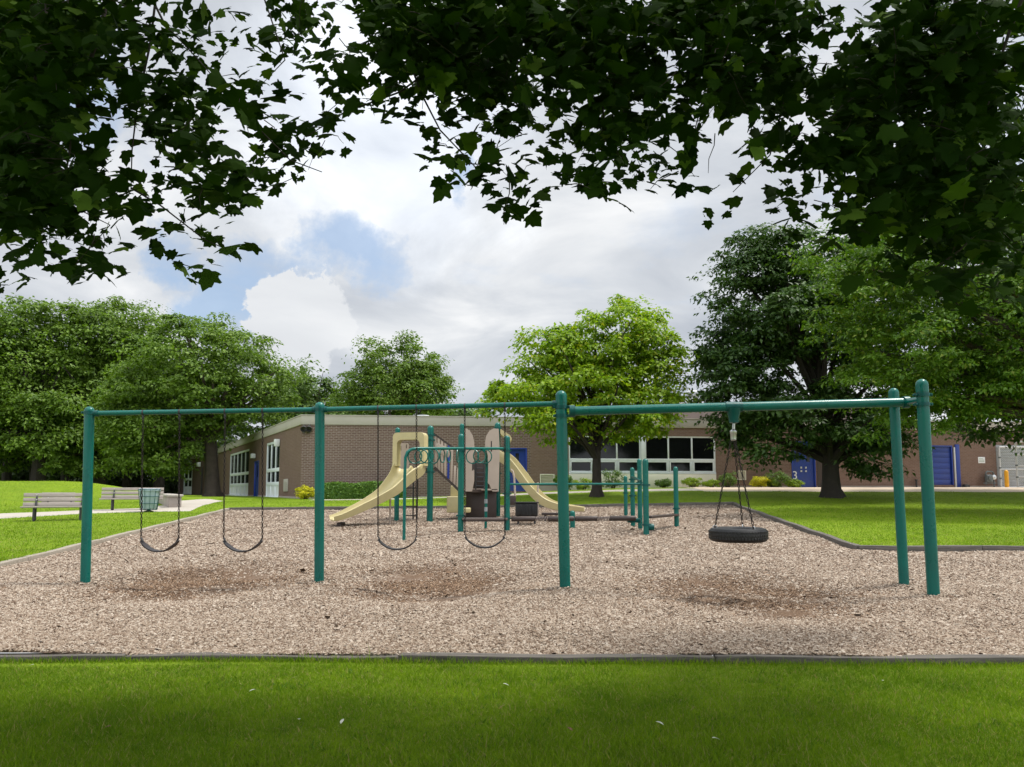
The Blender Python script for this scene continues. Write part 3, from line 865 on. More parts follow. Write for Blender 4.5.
# louvred vents
for o in (VENT, VENT2):
    m = MB(); s0, s1, z0, z1 = o; b = .05
    wbox(m, A0, D1, N1, s0, s1, z0, z0 + b, -.1, .02); wbox(m, A0, D1, N1, s0, s1, z1 - b, z1, -.1, .02); wbox(m, A0, D1, N1, s0, s0 + b, z0 + b, z1 - b, -.1, .02); wbox(m, A0, D1, N1, s1 - b, s1, z0 + b, z1 - b, -.1, .02)
    for k in range(6):
        z = z0 + b + (z1 - z0 - 2 * b) * (k + .5) / 6
        c = A0 + D1 * (s0 + s1) / 2 - N1 * .04 + Vector((0, 0, z)); mt = Matrix((D1, N1, Vector((0, 0, 1)))).transposed() @ Matrix.Rotation(.5, 3, 'X')
        m.box(c, (s1 - s0 - 2 * b - .01, .09, .012), mt)
    wbox(m, A0, D1, N1, s0 + .01, s1 - .01, z0 + .01, z1 - .01, -.13, -.11)
    m.build('louvre_vent', M['spandrel'], school)
s0, s1, z0, z1 = rect(f2, 284.3, 479, 288.3, 491.5)
m = MB(); wbox(m, A0, D2, N2, s0, s1, z0, z1, .004, .05, .01)
for k in range(5): wbox(m, A0, D2, N2, s0 + .08, s1 - .08, z0 + .1 + k * (z1 - z0 - .2) / 5, z0 + .1 + (k + .5) * (z1 - z0 - .2) / 5, .051, .07)
m.build('louvre_vent', M['cream'], school)
# wall fittings
def wall_fitting(name, fn, p0, d, nr, px, py, w, h, dp, mat, bevel=.02):
    s, z = fn(px, py); m = MB(); wbox(m, p0, d, nr, s - w / 2, s + w / 2, z - h / 2, z + h / 2, .03, dp, bevel); return m.build(name, M[mat], school), s, z
wall_fitting('wall_light', f2, A0, D2, N2, 279.8, 442.8, .35, .40, .30, 'white')
wall_fitting('wall_light', f2, A0, D2, N2, 255.4, 456, .5, .3, .3, 'white')
wall_fitting('wall_light', f2, A0, D2, N2, 216.5, 453, .6, .35, .3, 'white')
wall_fitting('wall_light', f3, E0, D3, N3, 200.3, 464.5, .35, .4, .3, 'white')
m = MB(); s, z = f3(203, 467); q = E0 + D3 * s + N3 * .08; m.tube([q + Vector((0, 0, .6)), q + Vector((0, 0, z))], .06, 8); m.build('drain_pipe', M['darkmetal'], school)
# flood lamps at the corner of the roof band
for k, px in enumerate((304.5, 309.5)):
    s, z = f1(px, 427.5); c = A0 + D1 * max(s, .1) + N1 * .16 + Vector((0, 0, z - .05))
    m = MB(); m.lathe(c, [(.02, -.14), (.09, -.12), (.16, .06), (.165, .10), (.14, .10), (.10, -.02), (0.001, -.04)], 14, axis=(N1 * .8 + Vector((0, 0, -.6))))
    m.tube([c + Vector((0, 0, .02)) - N1 * .02, c + Vector((0, 0, .14)) - N1 * .05, c + Vector((0, 0, .18)) - N1 * .13], .022, 6)
    m.ring(c + Vector((0, 0, -.10)), N1 * .5 + D1 * (.6 if k else -.6), .14, .014, 14, 5)
    m.build('flood_lamp', M['darkmetal'], school)
# sign, gas meter, drain stub and cable on the right
s0, s1, z0, z1 = rect(f1, 978, 457, 984.8, 463.2)
m = MB(); wbox(m, A0, D1, N1, s0, s1, z0, z1, .002, .02, .003); o = m.build('wall_sign', M['white'], school)
m = MB()
for k in range(3): wbox(m, A0, D1, N1, s0 + .05, s1 - .05 - .03 * k, z0 + .08 + .075 * k, z0 + .11 + .075 * k, .021, .023)
m.build('sign_lines', pmat('grey_green_sign_print', (.30, .38, .32), .7), o)
# roof top block and vents
m = MB(); m.box((15.5, 52, 5.6), (15, 8, 1.75), None, .03); m.build('roof_block', pmat('rooftop_block_brick', (.23, .18, .155), .9, .1, .6, 12, .1), school)
m = MB(); m.box((15.5, 52, 6.56), (15.2, 8.2, .16), None, .02); m.build('block_coping', M['cream'], school)
m = MB(); p = at(699, 404, 47.5); m.lathe((p.x, 49, 6.6), [(.34, 0), (.34, .55), (.42, .58), (.42, .85), (.3, .95), (0.01, 1.0)], 18); m.build('roof_vent', M['greypaint'], school)
m = MB(); p = at(423, 415, 41); m.box((p.x, 41, 4.9), (.6, .6, .5), None, .03); m.lathe((p.x, 41, 5.15), [(.33, 0), (.33, .06), (.01, .08)], 12); m.build('roof_vent', M['white'], school)

# gas meter (a thing standing at the wall)
c = A0 + D1 * f1(985.2, 476)[0] + N1 * .32; zc = gz(c.x, c.y)
gm = thing('gas_meter', 'grey gas meter with bent pipes standing against the brick wall below a small sign', 'gas meter', (c.x, c.y, zc))
Pm = lambda a, o, z: c + D1 * a + N1 * o + Vector((0, 0, zc + z))
m = MB(); m.box(Pm(-.05, 0, .55), (.34, .26, .42), None, .06, 3); m.lathe(Pm(-.05, .13, .55), [(.0, .06), (.12, .06), (.13, .0)], 16, axis=N1); m.build('meter_body', M['meter'], gm)
m = MB(); m.tube([Pm(-.2, 0, .2), Pm(-.2, 0, .86), Pm(-.12, 0, .93), Pm(.16, 0, .93), Pm(.24, 0, .86), Pm(.24, 0, -.1)], .035, 8); m.tube([Pm(-.36, 0, .3), Pm(.36, 0, .3)], .03, 8); m.build('pipe', M['meter'], gm)
m = MB(); m.lathe(Pm(.24, 0, .62), [(.02, -.07), (.13, -.05), (.15, 0), (.13, .05), (.02, .07)], 16, axis=N1); m.build('regulator', M['steel'], gm)
# yellow bollard
p = at(1007, 485.5, 40.5); zc = gz(p.x, p.y)
bo = thing('bollard', 'yellow painted steel bollard in front of the chain link gate', 'bollard', (p.x, 40.5, zc))
m = MB(); m.tube([(p.x, 40.5, zc - .05), (p.x, 40.5, zc + .98)], .10, 18, dome=True); m.build('post', M['yellow'], bo)
m = MB(); m.lathe((p.x, 40.5, zc), [(.16, 0), (.16, .05), (.105, .09)], 18); m.build('footing', M['concrete'], bo)
# grey slatted bay behind the gates
s0, _ = f1(996.5, 465); z1_ = f1(1005, 445)[1]
m = MB(); wbox(m, A0, D1, N1, s0, s0 + 3.3, .9, z1_, .003, .02)
for k in range(14): wbox(m, A0, D1, N1, s0 + .03, s0 + 3.27, 1.3 + k * .165, 1.3 + k * .165 + .13, .0205, .045, .006)
m.build('bay_door', M['baygrey'], school)
# chain link gates
def gate(p0, p1, zb, h, label, rails, mat='greypaint'):
    p0 = Vector(p0); p1 = Vector(p1); d = (p1 - p0).normalized()
    t = thing('chain_link_gate', label, 'gate', (p0.x, p0.y, zb), 'chain link gates by the school wall')
    U = lambda s, z: p0 + d * s + Vector((0, 0, zb + z)); Wd = (p1 - p0).length
    m = MB(); r = .045
    m.tube([U(0, 0), U(0, h)], r, 8); m.tube([U(Wd, 0), U(Wd, h)], r, 8); m.tube([U(0, h), U(Wd, h)], r, 8); m.tube([U(0, .08), U(Wd, .08)], r, 8)
    for z in rails: m.tube([U(0, z), U(Wd, z)], r * .8, 8)
    m.tube([U(Wd / 2, .08), U(Wd / 2, h)], r * .7, 8)
    m.build('frame', M[mat], t)
    m = MB(); st = .11                       # woven wire as crossed thin bars
    n = int((Wd + h) / st)
    for k in range(n):
        a = k * st
        s0_, z0_ = (a, .08) if a < Wd else (Wd, .08 + a - Wd); s1_, z1_ = (0, .08 + a) if a < h - .08 else (a - (h - .08), h)
        if s1_ < Wd and z0_ < h:
            m.bar(U(s0_, z0_), U(s1_, z1_), .005, .005); m.bar(U(Wd - s0_, z0_), U(Wd - s1_, z1_), .005, .005)
    m.build('wire_mesh', M['steel'], t, smooth=0)
    for z in (h * .25, h * .5, h * .75):
        m = MB(); m.box(U(0, z), (.10, .10, .09), None, .02); m.build('hinge', M['meter'], t)
a = A0 + D1 * f1(995.5, 470)[0] + N1 * .35; b = a + D1 * 3.4
gate(a, b, gz(a.x, a.y), 2.25, 'closed grey chain link gate across a bay of the brick wall, behind the yellow bollard', [1.05])
p = at(1018, 489, 38.6)
gate((p.x, 38.6, 0), (p.x + 2.4, 37.6, 0), gz(p.x, 38.6), 2.35, 'open chain link gate leaf with several rails swung out right of the yellow bollard', [.6, 1.15, 1.7])
# small standpipe and a coiled cable by the roller door
s, z = f1(914.6, 481); q = A0 + D1 * s + N1 * .15; zc = gz(q.x, q.y)
m = MB(); m.tube([(q.x, q.y, zc), (q.x, q.y, zc + .45)], .05, 8); m.box((q.x, q.y, zc + .47), (.13, .13, .06), None, .01)
tag(m.build('standpipe', M['darkmetal'], loc=(q.x, q.y, zc)), 'short dark standpipe at the foot of the brick wall left of the blue roller door', 'pipe')
s, z = f1(962, 482.5); q = A0 + D1 * s + N1 * .25; zc = gz(q.x, q.y)
m = MB()
for k in range(4): m.ring((q.x + .02 * k, q.y, zc + .04 + .05 * k), (.05 * k, .08, 1), .20 - .015 * k, .028, 18, 6)
tag(m.build('hose_coil', M['rubber'], loc=(q.x, q.y, zc)), 'black coiled hose lying on the pavement right of the blue roller door', 'hose')
# ------------------------------------------------------------------ trees and shrubs
LEAF_T = [(0, 0, 0), (.42, -.30, .07), (.48, .0, -.02), (.45, .30, .06), (1.0, 0, -.12)]
LEAF_F = [(0, 1, 2), (0, 2, 3), (1, 4, 2), (2, 4, 3)]

def unit(n):
    v = rng.normal(size=(n, 3)); return v / np.linalg.norm(v, axis=1, keepdims=True)

def clump_centres(ells, n, shell=.62, zmin=None):
    vol = np.array([e[3] * e[4] * e[5] for e in ells]); vol = vol ** .75; p = vol / vol.sum()
    k = rng.choice(len(ells), n, p=p); E = np.array(ells)[k]
    u = unit(n); r = (shell + (1 - shell) * rng.random(n) ** .7); inner = rng.random(n) < .22; r[inner] *= rng.random(inner.sum()) ** .5
    # lumpy outline
    far_ = rng.random(n) < .10; r[far_] *= rng.uniform(1.06, 1.24, far_.sum())
    lump = 1 + .17 * np.sin(u[:, 0] * 5.1 + E[:, 0]) * np.sin(u[:, 2] * 4.3 + E[:, 2] * 2) + rng.normal(0, .06, n)
    C = E[:, :3] + u * E[:, 3:6] * (r * lump)[:, None]
    return C, u

def foliage(C, U, per, cr, flat, size, out=.5, up=.9, rnd=.55, droop=.25, aspect=1.0):
    """leaves round clump centres: positions, frames, sizes"""
    n = len(C)
    cnt = rng.poisson(per * rng.uniform(.35, 1.5, n)); idx = np.repeat(np.arange(n), cnt); m = len(idx)
    rad = (cr * (.35 + 1.05 * rng.random(n) ** 1.3))[idx]
    v = unit(m); v[:, 2] = np.where(rng.random(m) < .68, np.abs(v[:, 2]), v[:, 2])
    q = rng.random(m) ** .45
    off = v * (rad * q)[:, None]; off[:, 2] *= flat
    off[:, 2] -= droop * (off[:, 0] ** 2 + off[:, 1] ** 2) / np.maximum(rad, 1e-3)
    pos = C[idx] + off
    nor = np.array([0, 0, up]) + U[idx] * out * .6 + v * out + rng.normal(0, rnd, (m, 3))
    fwd = v * 1.0 + np.array([0, 0, -.45]) + rng.normal(0, .5, (m, 3))
    s = size * (.65 + .7 * rng.random(m))
    return pos, frames_from(nor, fwd=fwd), np.column_stack([s, s * aspect, s])

def limbs_to(mb, base, targets, r0, bend=.35, n=6):
    for t in targets:
        t = Vector(t); b = Vector(base); mid = (b + t) / 2 + Vector((0, 0, bend * (t - b).length * .35)) + Vector((random.uniform(-.1, .1), random.uniform(-.1, .1), 0)) * (t - b).length
        pts = []; k = 6
        for i in range(k + 1):
            s = i / k; pts.append(b * (1 - s) ** 2 + mid * 2 * s * (1 - s) + t * s * s)
        mb.tube(pts, [max(.012, r0 * (1 - .82 * i / k)) for i in range(k + 1)], n)

def tree(name, label, base, trunk_r, fork_z, ells, nclump, per, cr, flat, size, mat, bark='bark', group=None, cat='tree', nlimb=16, lean=(0, 0), aspect=1.0, droop=.25, shell=.62, out=.5, up=.9):
    base = Vector(base)
    t = thing(name, label, cat, base, group)
    C, U = clump_centres(ells, nclump, shell)
    k = C[:, 2] > base.z + .25; C, U = C[k], U[k]
    m = MB(); fork = base + Vector((lean[0], lean[1], fork_z))
    cen = np.mean([e[:3] for e in ells], axis=0); top = Vector((cen[0], cen[1], max(e[2] + e[5] * .2 for e in ells)))
    pts = [base + Vector((0, 0, -.3)), base + Vector((0, 0, .02)), base + Vector((0, 0, .35)) + Vector((lean[0], lean[1], 0)) * .1, base + (fork - base) * .5, fork]
    rs = [trunk_r * 1.75, trunk_r * 1.45, trunk_r * 1.08, trunk_r * .95, trunk_r * .85]
    for i in range(1, 5):
        s = i / 4; pts.append(fork.lerp(top, s) + Vector((random.uniform(-.25, .25), random.uniform(-.25, .25), 0)) * trunk_r * 3 * (1 if i < 4 else 0)); rs.append(trunk_r * (.8 - .7 * s))
    m.tube(pts, rs, 14)
    for i, v in enumerate(m.bm.verts):
        a = math.atan2(v.co.y - base.y, v.co.x - base.x); h = v.co.z - base.z
        f = 1 + .07 * math.sin(a * 5 + base.x) + (.16 * math.sin(a * 4 + base.y) if h < .2 else 0)
        if h < fork_z: v.co.x = base.x + (v.co.x - base.x) * f; v.co.y = base.y + (v.co.y - base.y) * f
    ti = rng.choice(len(C), min(nlimb, len(C)), replace=False)
    for i in ti:
        T = Vector(C[i]); h = min(max(fork_z * .9, (T.z - base.z) * .45), top.z - base.z - .3)
        s = (h - fork_z) / max(.1, (top.z - base.z - fork_z)); b = fork.lerp(top, max(0, s)) if s > 0 else base + (fork - base) * (h / fork_z)
        limbs_to(m, b, [T], trunk_r * (.5 - .25 * max(0, s)), .25)
    m.build('trunk', M[bark], t)
    pos, fr, sc = foliage(C, U, per, cr, flat, size, droop=droop, aspect=aspect, out=out, up=up)
    k = pos[:, 2] > base.z + .05
    scatter('crown', LEAF_T, LEAF_F, pos[k], fr[k], sc[k], M[mat], t)
    return t

def E(px, py, Y, rx, ry, dr=1.0):
    """crown ellipsoid from its outline in the photo, at its distance"""
    c = at(px, py, Y); a = rx / F * Y; b = ry / F * Y
    return (c.x, c.y, c.z, a, a * dr, b)
def foot(px, Y, fn=lawn_z):
    x = (px - 512) / F * Y; return (x, Y, gz(x, Y, fn))

M['lf_mid'] = leaf_mat('mid_green_leaves', (.060, .125, .010), (.165, .260, .026), .34, .55, hue=(.16, .20, .04), clump=.35)
M['lf_left'] = leaf_mat('left_tree_leaves', (.060, .122, .012), (.165, .260, .028), .34, .55, clump=.3)
M['lf_dark'] = leaf_mat('deep_green_leaves', (.022, .060, .011), (.068, .132, .020), .26, .5, clump=.4)
M['lf_lime'] = leaf_mat('light_green_leaves', (.120, .225, .010), (.300, .425, .018), .48, .5, hue=(.36, .37, .02), clump=.45)
M['lf_elm'] = leaf_mat('bright_elm_leaves', (.052, .125, .009), (.145, .255, .018), .36, .5, hue=(.20, .25, .03), clump=.5)
M['lf_far'] = leaf_mat('far_tree_leaves', (.050, .100, .018), (.120, .195, .035), .3, .6, clump=.25)
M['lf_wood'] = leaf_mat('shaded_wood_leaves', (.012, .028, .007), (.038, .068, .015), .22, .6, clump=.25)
M['lf_shrub'] = leaf_mat('shrub_leaves', (.048, .110, .012), (.140, .230, .026), .3, .5, clump=1.2)
M['lf_shrub_y'] = leaf_mat('golden_shrub_leaves', (.36, .36, .008), (.66, .60, .015), .35, .5, clump=1.5)
M['lf_shrub_l'] = leaf_mat('lime_shrub_leaves', (.14, .24, .012), (.30, .40, .022), .35, .5, clump=1.2)
M['lf_hedge'] = leaf_mat('hedge_leaves', (.050, .130, .012), (.135, .245, .025), .25, .5, clump=1.0)

# the light green tree in front of the windows
p = at_ground(597, 496.8, lawn_z)
Yt = p.y
tree('ornamental_tree', 'light yellow green tree standing on the far lawn in front of the dark school windows', p, .20, 1.7,
     [E(618, 345, Yt, 52, 48), E(588, 352, Yt, 40, 36), E(560, 388, Yt, 62, 52), E(640, 395, Yt, 48, 46), E(588, 403, Yt - .8, 84, 34, .8), E(640, 322, Yt, 30, 30), E(520, 395, Yt, 40, 32), E(552, 352, Yt, 36, 28), E(660, 360, Yt, 26, 30)],
     520, 105, .70, .45, .17, 'lf_lime', 'bark_dark', nlimb=30, droop=.35)
# the dark broad tree
p = at_ground(832, 497.0, lawn_z); Yd = p.y
tree('broad_tree', 'dark green broad tree with thick short trunk on the right lawn by blue door 3', p, .36, 1.6,
     [E(780, 310, Yd, 72, 62), E(765, 262, Yd, 42, 36), E(745, 380, Yd, 52, 48), E(802, 418, Yd, 84, 38, .8), E(850, 300, Yd + 1, 70, 80), E(880, 400, Yd, 52, 46), E(754, 428, Yd, 38, 26), E(875, 452, Yd - .6, 30, 26), E(722, 345, Yd, 26, 24)],
     920, 115, .90, .30, .19, 'lf_dark', 'bark_dark', nlimb=30, droop=.30, aspect=.9)
# brighter tree reaching in from the right
Ye = 25.0
tree('elm_tree', 'bright green tree with layered drooping sprays reaching in before the dark broad tree', foot(1120, Ye), .40, 3.0,
     [E(900, 300, Ye, 85, 50), E(960, 345, Ye, 110, 62), E(880, 375, Ye, 42, 34), E(1000, 300, Ye, 100, 80), E(930, 405, Ye, 66, 26), E(975, 375, Ye, 70, 40), E(1060, 380, Ye, 70, 60), E(838, 262, Ye, 42, 26), E(850, 330, Ye, 40, 28), E(1085, 260, Ye, 95, 95), E(960, 240, Ye, 110, 50), E(880, 245, Ye, 60, 34)],
     1000, 105, .78, .24, .135, 'lf_elm', 'bark', nlimb=34, droop=.35, aspect=.85)
tree('broad_tree', 'very dark tree over the chain link gates at the far right, behind the bright one', foot(1110, 33), .4, 2.2,
     [E(1040, 360, 33, 75, 70), E(965, 372, 33, 62, 56), E(1000, 320, 33, 60, 60), E(1020, 410, 33, 62, 36), E(1100, 330, 33, 90, 100)], 420, 90, 1.0, .4, .25, 'lf_dark', 'bark_dark', nlimb=14)
# round tree and far crowns behind the school
tree('round_tree', 'round mid green tree rising behind the school roof left of the centre', foot(396, 92), .5, 5.0,
     [E(396, 378, 92, 50, 42), E(384, 395, 92, 44, 34), E(420, 392, 92, 34, 36)], 420, 100, 1.5, .55, .34, 'lf_mid', nlimb=14)
for i, (px, py, rx, ry, Y, lab) in enumerate([(312, 400, 32, 34, 105, 'pale far tree seen over the sloping school roof, left of the round tree'), (284, 392, 30, 32, 110, 'far tree partly behind the spreading tree, left of the pale far tree'),
                                    (345, 415, 26, 22, 112, 'small far crown low over the roof at the foot of the round tree'), (455, 420, 30, 14, 112, 'low far crown over the roof right of the round tree')]):
    tree('far_tree', lab, foot(px, Y), .4, 4.0, [E(px, py, Y, rx, ry), E(px + 8, py + 14, Y, rx * .9, ry * .7)], 150, 45, 1.7, .55, .5, 'lf_far', group='far trees behind the school', nlimb=8)
# spreading tree in front of the left wing
p = at_ground(211, 498.0, lawn_z); Ys = 50.0
tree('spreading_tree', 'spreading green tree with a stout leaning trunk before the side wall of the school', foot(214, Ys), .44, 4.6,
     [E(205, 372, Ys, 82, 50), E(160, 408, Ys, 62, 50), E(240, 390, Ys, 58, 44), E(200, 338, Ys, 48, 26), E(150, 440, Ys - 2, 46, 34), E(262, 405, Ys, 34, 26), E(120, 400, Ys, 30, 44), E(160, 456, Ys - 1, 40, 20)],
     760, 95, 1.05, .30, .22, 'lf_left', 'bark', nlimb=34, droop=.3, lean=(-.35, 0))
# the big dark group on the left
LG = 'large trees behind the grass mound'
for px, Y, tr, ells, lab, mt, n in [
    (40, 58, .5, [(28, 375, 72, 62), (-10, 345, 60, 46), (60, 420, 62, 42), (20, 325, 50, 26), (-30, 420, 70, 46), (45, 452, 58, 22)], 'large dark green tree at the left edge behind the grass mound', 'lf_left', 460),
    (100, 61, .45, [(96, 350, 62, 48), (118, 326, 40, 28), (75, 400, 60, 48), (125, 410, 42, 50), (100, 320, 36, 22), (105, 455, 46, 20)], 'tall dense tree behind the mound between the left edge tree and the spreading tree', 'lf_left', 460),
    (-60, 60, .5, [(-80, 360, 80, 70), (-60, 420, 80, 50)], 'dark tree just outside the left edge behind the mound', 'lf_left', 240)]:
    tree('large_tree', lab, foot(px, Y), tr, 4.2, [E(a, b, Y, c, d) for a, b, c, d in ells], int(n * 1.3), 85, 1.35, .40, .27, mt, 'bark_dark', group=LG, nlimb=22, droop=.3)
# shaded wood behind them: single trunks one can tell apart
WG = 'trees of the shaded wood'
wl = ['leftmost', 'second from the left', 'third from the left', 'fourth from the left', 'fifth from the left', 'sixth from the left', 'rightmost']
for i, (px, Y) in enumerate([(-70, 74), (8, 72), (36, 76), (66, 71), (128, 75), (160, 72), (184, 82)]):
    tree('wood_tree', f'dark trunked tree in the wood behind the mound, {wl[i]} of its row', foot(px, Y), .34 + .06 * (i % 3), 4.5,
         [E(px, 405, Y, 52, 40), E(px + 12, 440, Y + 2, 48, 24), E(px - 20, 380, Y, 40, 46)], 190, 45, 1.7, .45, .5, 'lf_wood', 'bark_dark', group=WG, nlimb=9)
# undergrowth of the wood, one mass
def undergrowth():
    n = 1500
    X = rng.uniform(-100, -33, n); Y = rng.uniform(84, 100, n) + np.abs(X + 60) * .05
    z = gz(-60, 80) + rng.random(n) ** 1.5 * 9.0
    C = np.column_stack([X, Y, z]); pos, fr, sc = foliage(C, unit(n), 48, 2.2, .8, .62, out=1.0, up=.25, rnd=.8)
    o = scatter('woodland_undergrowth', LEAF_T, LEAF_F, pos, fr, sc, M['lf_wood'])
    tag(o, 'dark leafy undergrowth filling the wood behind the mound and benches', 'undergrowth', kind='stuff')
undergrowth()

# shrubs along the school
def shrub(name, label, base, rx, rz, mat, size=.09, n=46, per=46, group=None, ry=None, spiky=False, cat='shrub'):
    base = Vector(base); ry = ry or rx
    t = thing(name, label, cat, base, group)
    m = MB()
    for k in range(7):
        a = k * .9; e = base + Vector((math.cos(a) * rx * .55, math.sin(a) * ry * .55, rz * (1.0 + .3 * (k % 3))))
        m.tube([base + Vector((math.cos(a) * .05, math.sin(a) * .05, -.05)), base.lerp(e, .5) + Vector((0, 0, .05)), e], [.022, .016, .006], 5)
    m.build('stem', M['bark'], t)
    C, U = clump_centres([(base.x, base.y, base.z + rz * .92, rx * .85, ry * .85, rz * .85)], n, .7)
    k = C[:, 2] > base.z + .06; C, U = C[k], U[k]
    pos, fr, sc = foliage(C, U, per, min(rx, rz) * .36, .8, size, out=.9, up=.55, droop=.05, aspect=.55 if spiky else 1)
    k = pos[:, 2] > base.z + .01
    scatter('foliage', LEAF_T, LEAF_F, pos[k], fr[k], sc[k], M[mat], t)
    return t
def shrub_px(name, label, px, py_top, py_base, wpx, Y, mat, **kw):
    b = at(px, py_base, Y); x = b.x; z0 = gz(x, Y, lawn_z); top = at(px, py_top, Y).z
    shrub(name, label, (x, Y, z0), wpx / 2 / F * Y, max(.2, (top - z0) / 2) * 1.12, mat, **kw)
SG = 'shrubs along the school front'
yw = lambda px: 37.0 if px < 560 else wall_y((px - 512) / F * 38.5) - 1.0
shrub_px('golden_shrub', 'rounded golden yellow shrub at the brick corner left of the clipped hedge', 305, 486.5, 502, 21, 36.6, 'lf_shrub_y', group=SG, size=.085, n=60)
for px, top, bs, w, mt, lab in [
    (564, 474.5, 494, 20, 'lf_hedge', 'dark bush beside the louvred vent, behind the tall centre swing post'),
    (584, 479, 494, 26, 'lf_shrub_l', 'yellow green low shrub left of the light green tree trunk'),
    (613, 471, 494, 27, 'lf_shrub', 'tall loose shrub just right of the light green tree trunk below the windows'),
    (664, 479, 492, 18, 'lf_shrub', 'small dark rounded shrub below the windows, alone between two paler gaps'),
    (693, 478, 492, 24, 'lf_shrub_l', 'light green shrub below the right group of windows'),
    (712, 480.5, 492, 20, 'lf_shrub_l', 'low light green shrub at the right end of the windows'),
    (728, 473, 491, 24, 'lf_shrub', 'dark green shrub just right of the window frame by the tyre swing chains'),
    (760, 475.5, 490, 18, 'lf_shrub_y', 'yellowish shrub on the brick wall left of the large shrub near the blue door'),
    (777, 471.5, 490, 26, 'lf_shrub', 'largest green shrub left of the blue door numbered 3'),
    (773, 484, 491, 14, 'lf_shrub_l', 'tiny light tuft in front of the large shrub near the blue door'),
    (795, 481.5, 490.5, 20, 'lf_shrub_l', 'spreading low shrub directly in front of the blue door numbered 3')]:
    shrub_px('garden_shrub', lab, px, top, bs, w, yw(px), mt, group=SG, size=.10, n=40, spiky=mt != 'lf_hedge')
# clipped hedge in three lengths
def hedge(px0, px1, ytop, Y, label):
    a = at(px0, 500, Y); b = at(px1, 500, Y); zb = min(gz(a.x, Y, lawn_z), gz(b.x, Y, lawn_z)); zt_ = at((px0 + px1) / 2, ytop, Y).z
    t = thing('clipped_hedge', label, 'hedge', ((a.x + b.x) / 2, Y, zb), 'clipped hedges along the brick wall')
    n = int(5200 * (b.x - a.x)); dpt = .9; hh = zt_ - zb
    f = rng.random(n); X = rng.uniform(a.x, b.x, n); Yv = Y + rng.uniform(-dpt / 2, dpt / 2, n); Z = zb + rng.random(n) * hh
    s = rng.random(n); top = s < .35; fr_ = (s >= .35) & (s < .75); sd = (s >= .75) & (s < .9)
    Z[top] = zt_; Yv[fr_] = Y - dpt / 2; X[sd] = np.where(rng.random(sd.sum()) < .5, a.x, b.x)
    J = rng.normal(0, .035, (n, 3)); lump = .06 * np.sin(X * 3.1) * np.sin(Z * 4 + X)
    pos = np.column_stack([X, Yv + lump, Z + lump * .7]) + J
    nor = np.column_stack([np.where(sd, np.sign(X - (a.x + b.x) / 2), 0), np.where(fr_, -1.0, 0), np.where(top, 1.0, .35)]) + rng.normal(0, .5, (n, 3))
    sc = .085 * (.6 + .8 * rng.random(n))
    k = pos[:, 2] > zb + .03
    scatter('foliage', LEAF_T, LEAF_F, pos[k], frames_from(nor[k]), sc[k], M['lf_hedge'], t)
    m = MB()
    for q in range(4):
        x = a.x + (b.x - a.x) * (q + .5) / 4; m.tube([(x, Y, zb - .1), (x + .05, Y, zb + hh * .8)], [.05, .02], 6)
        for e in (-.3, .3): m.tube([(x, Y, zb + hh * .3), (x + e, Y + e * .5, zb + hh * .85)], [.03, .01], 5)
    m.build('stem', M['bark'], t)
hedge(325, 359, 484.5, 37.2, 'long clipped green hedge along the brick wall, left length')
hedge(360, 378, 483.5, 37.35, 'short clipped hedge length beside the slide, slightly taller')
hedge(381, 404, 483.5, 37.6, 'clipped hedge length half hidden behind the wide slide')

# ------------------------------------------------------------------ maple over the viewer
half = [(-.02, .0), (-.08, .15), (-.05, .36), (.0, .50), (.11, .40), (.20, .44), (.35, .66), (.45, .60), (.47, .46), (.50, .36), (.60, .37), (.76, .35), (.80, .22), (.92, .13), (1.08, .0)]
mo = half + [(x, -y) for x, y in reversed(half[1:-1])]
MAPLE_T = [(.30, 0, .03)] + [(x, y, -.30 * y * y - .16 * (x - .3) ** 2 + (.035 if abs(y) > .3 else 0)) for x, y in mo]
MAPLE_F = [(0, i + 1, (i + 1) % len(mo) + 1) for i in range(len(mo))]
simp = [(0, 0), (-.02, .46), (.2, .42), (.38, .64), (.5, .36), (.76, .34), (1.05, 0)]
so = simp + [(x, -y) for x, y in reversed(simp[1:-1])]
MAPLE_S = [(.30, 0, .03)] + [(x, y, -.28 * y * y - .15 * (x - .3) ** 2) for x, y in so]
MAPLE_SF = [(0, i + 1, (i + 1) % len(so) + 1) for i in range(len(so))]
M['lf_maple'] = leaf_mat('maple_leaves', (.011, .030, .004), (.031, .068, .007), .16, .8, hue=(.085, .15, .02), clump=.9, spec=.04)

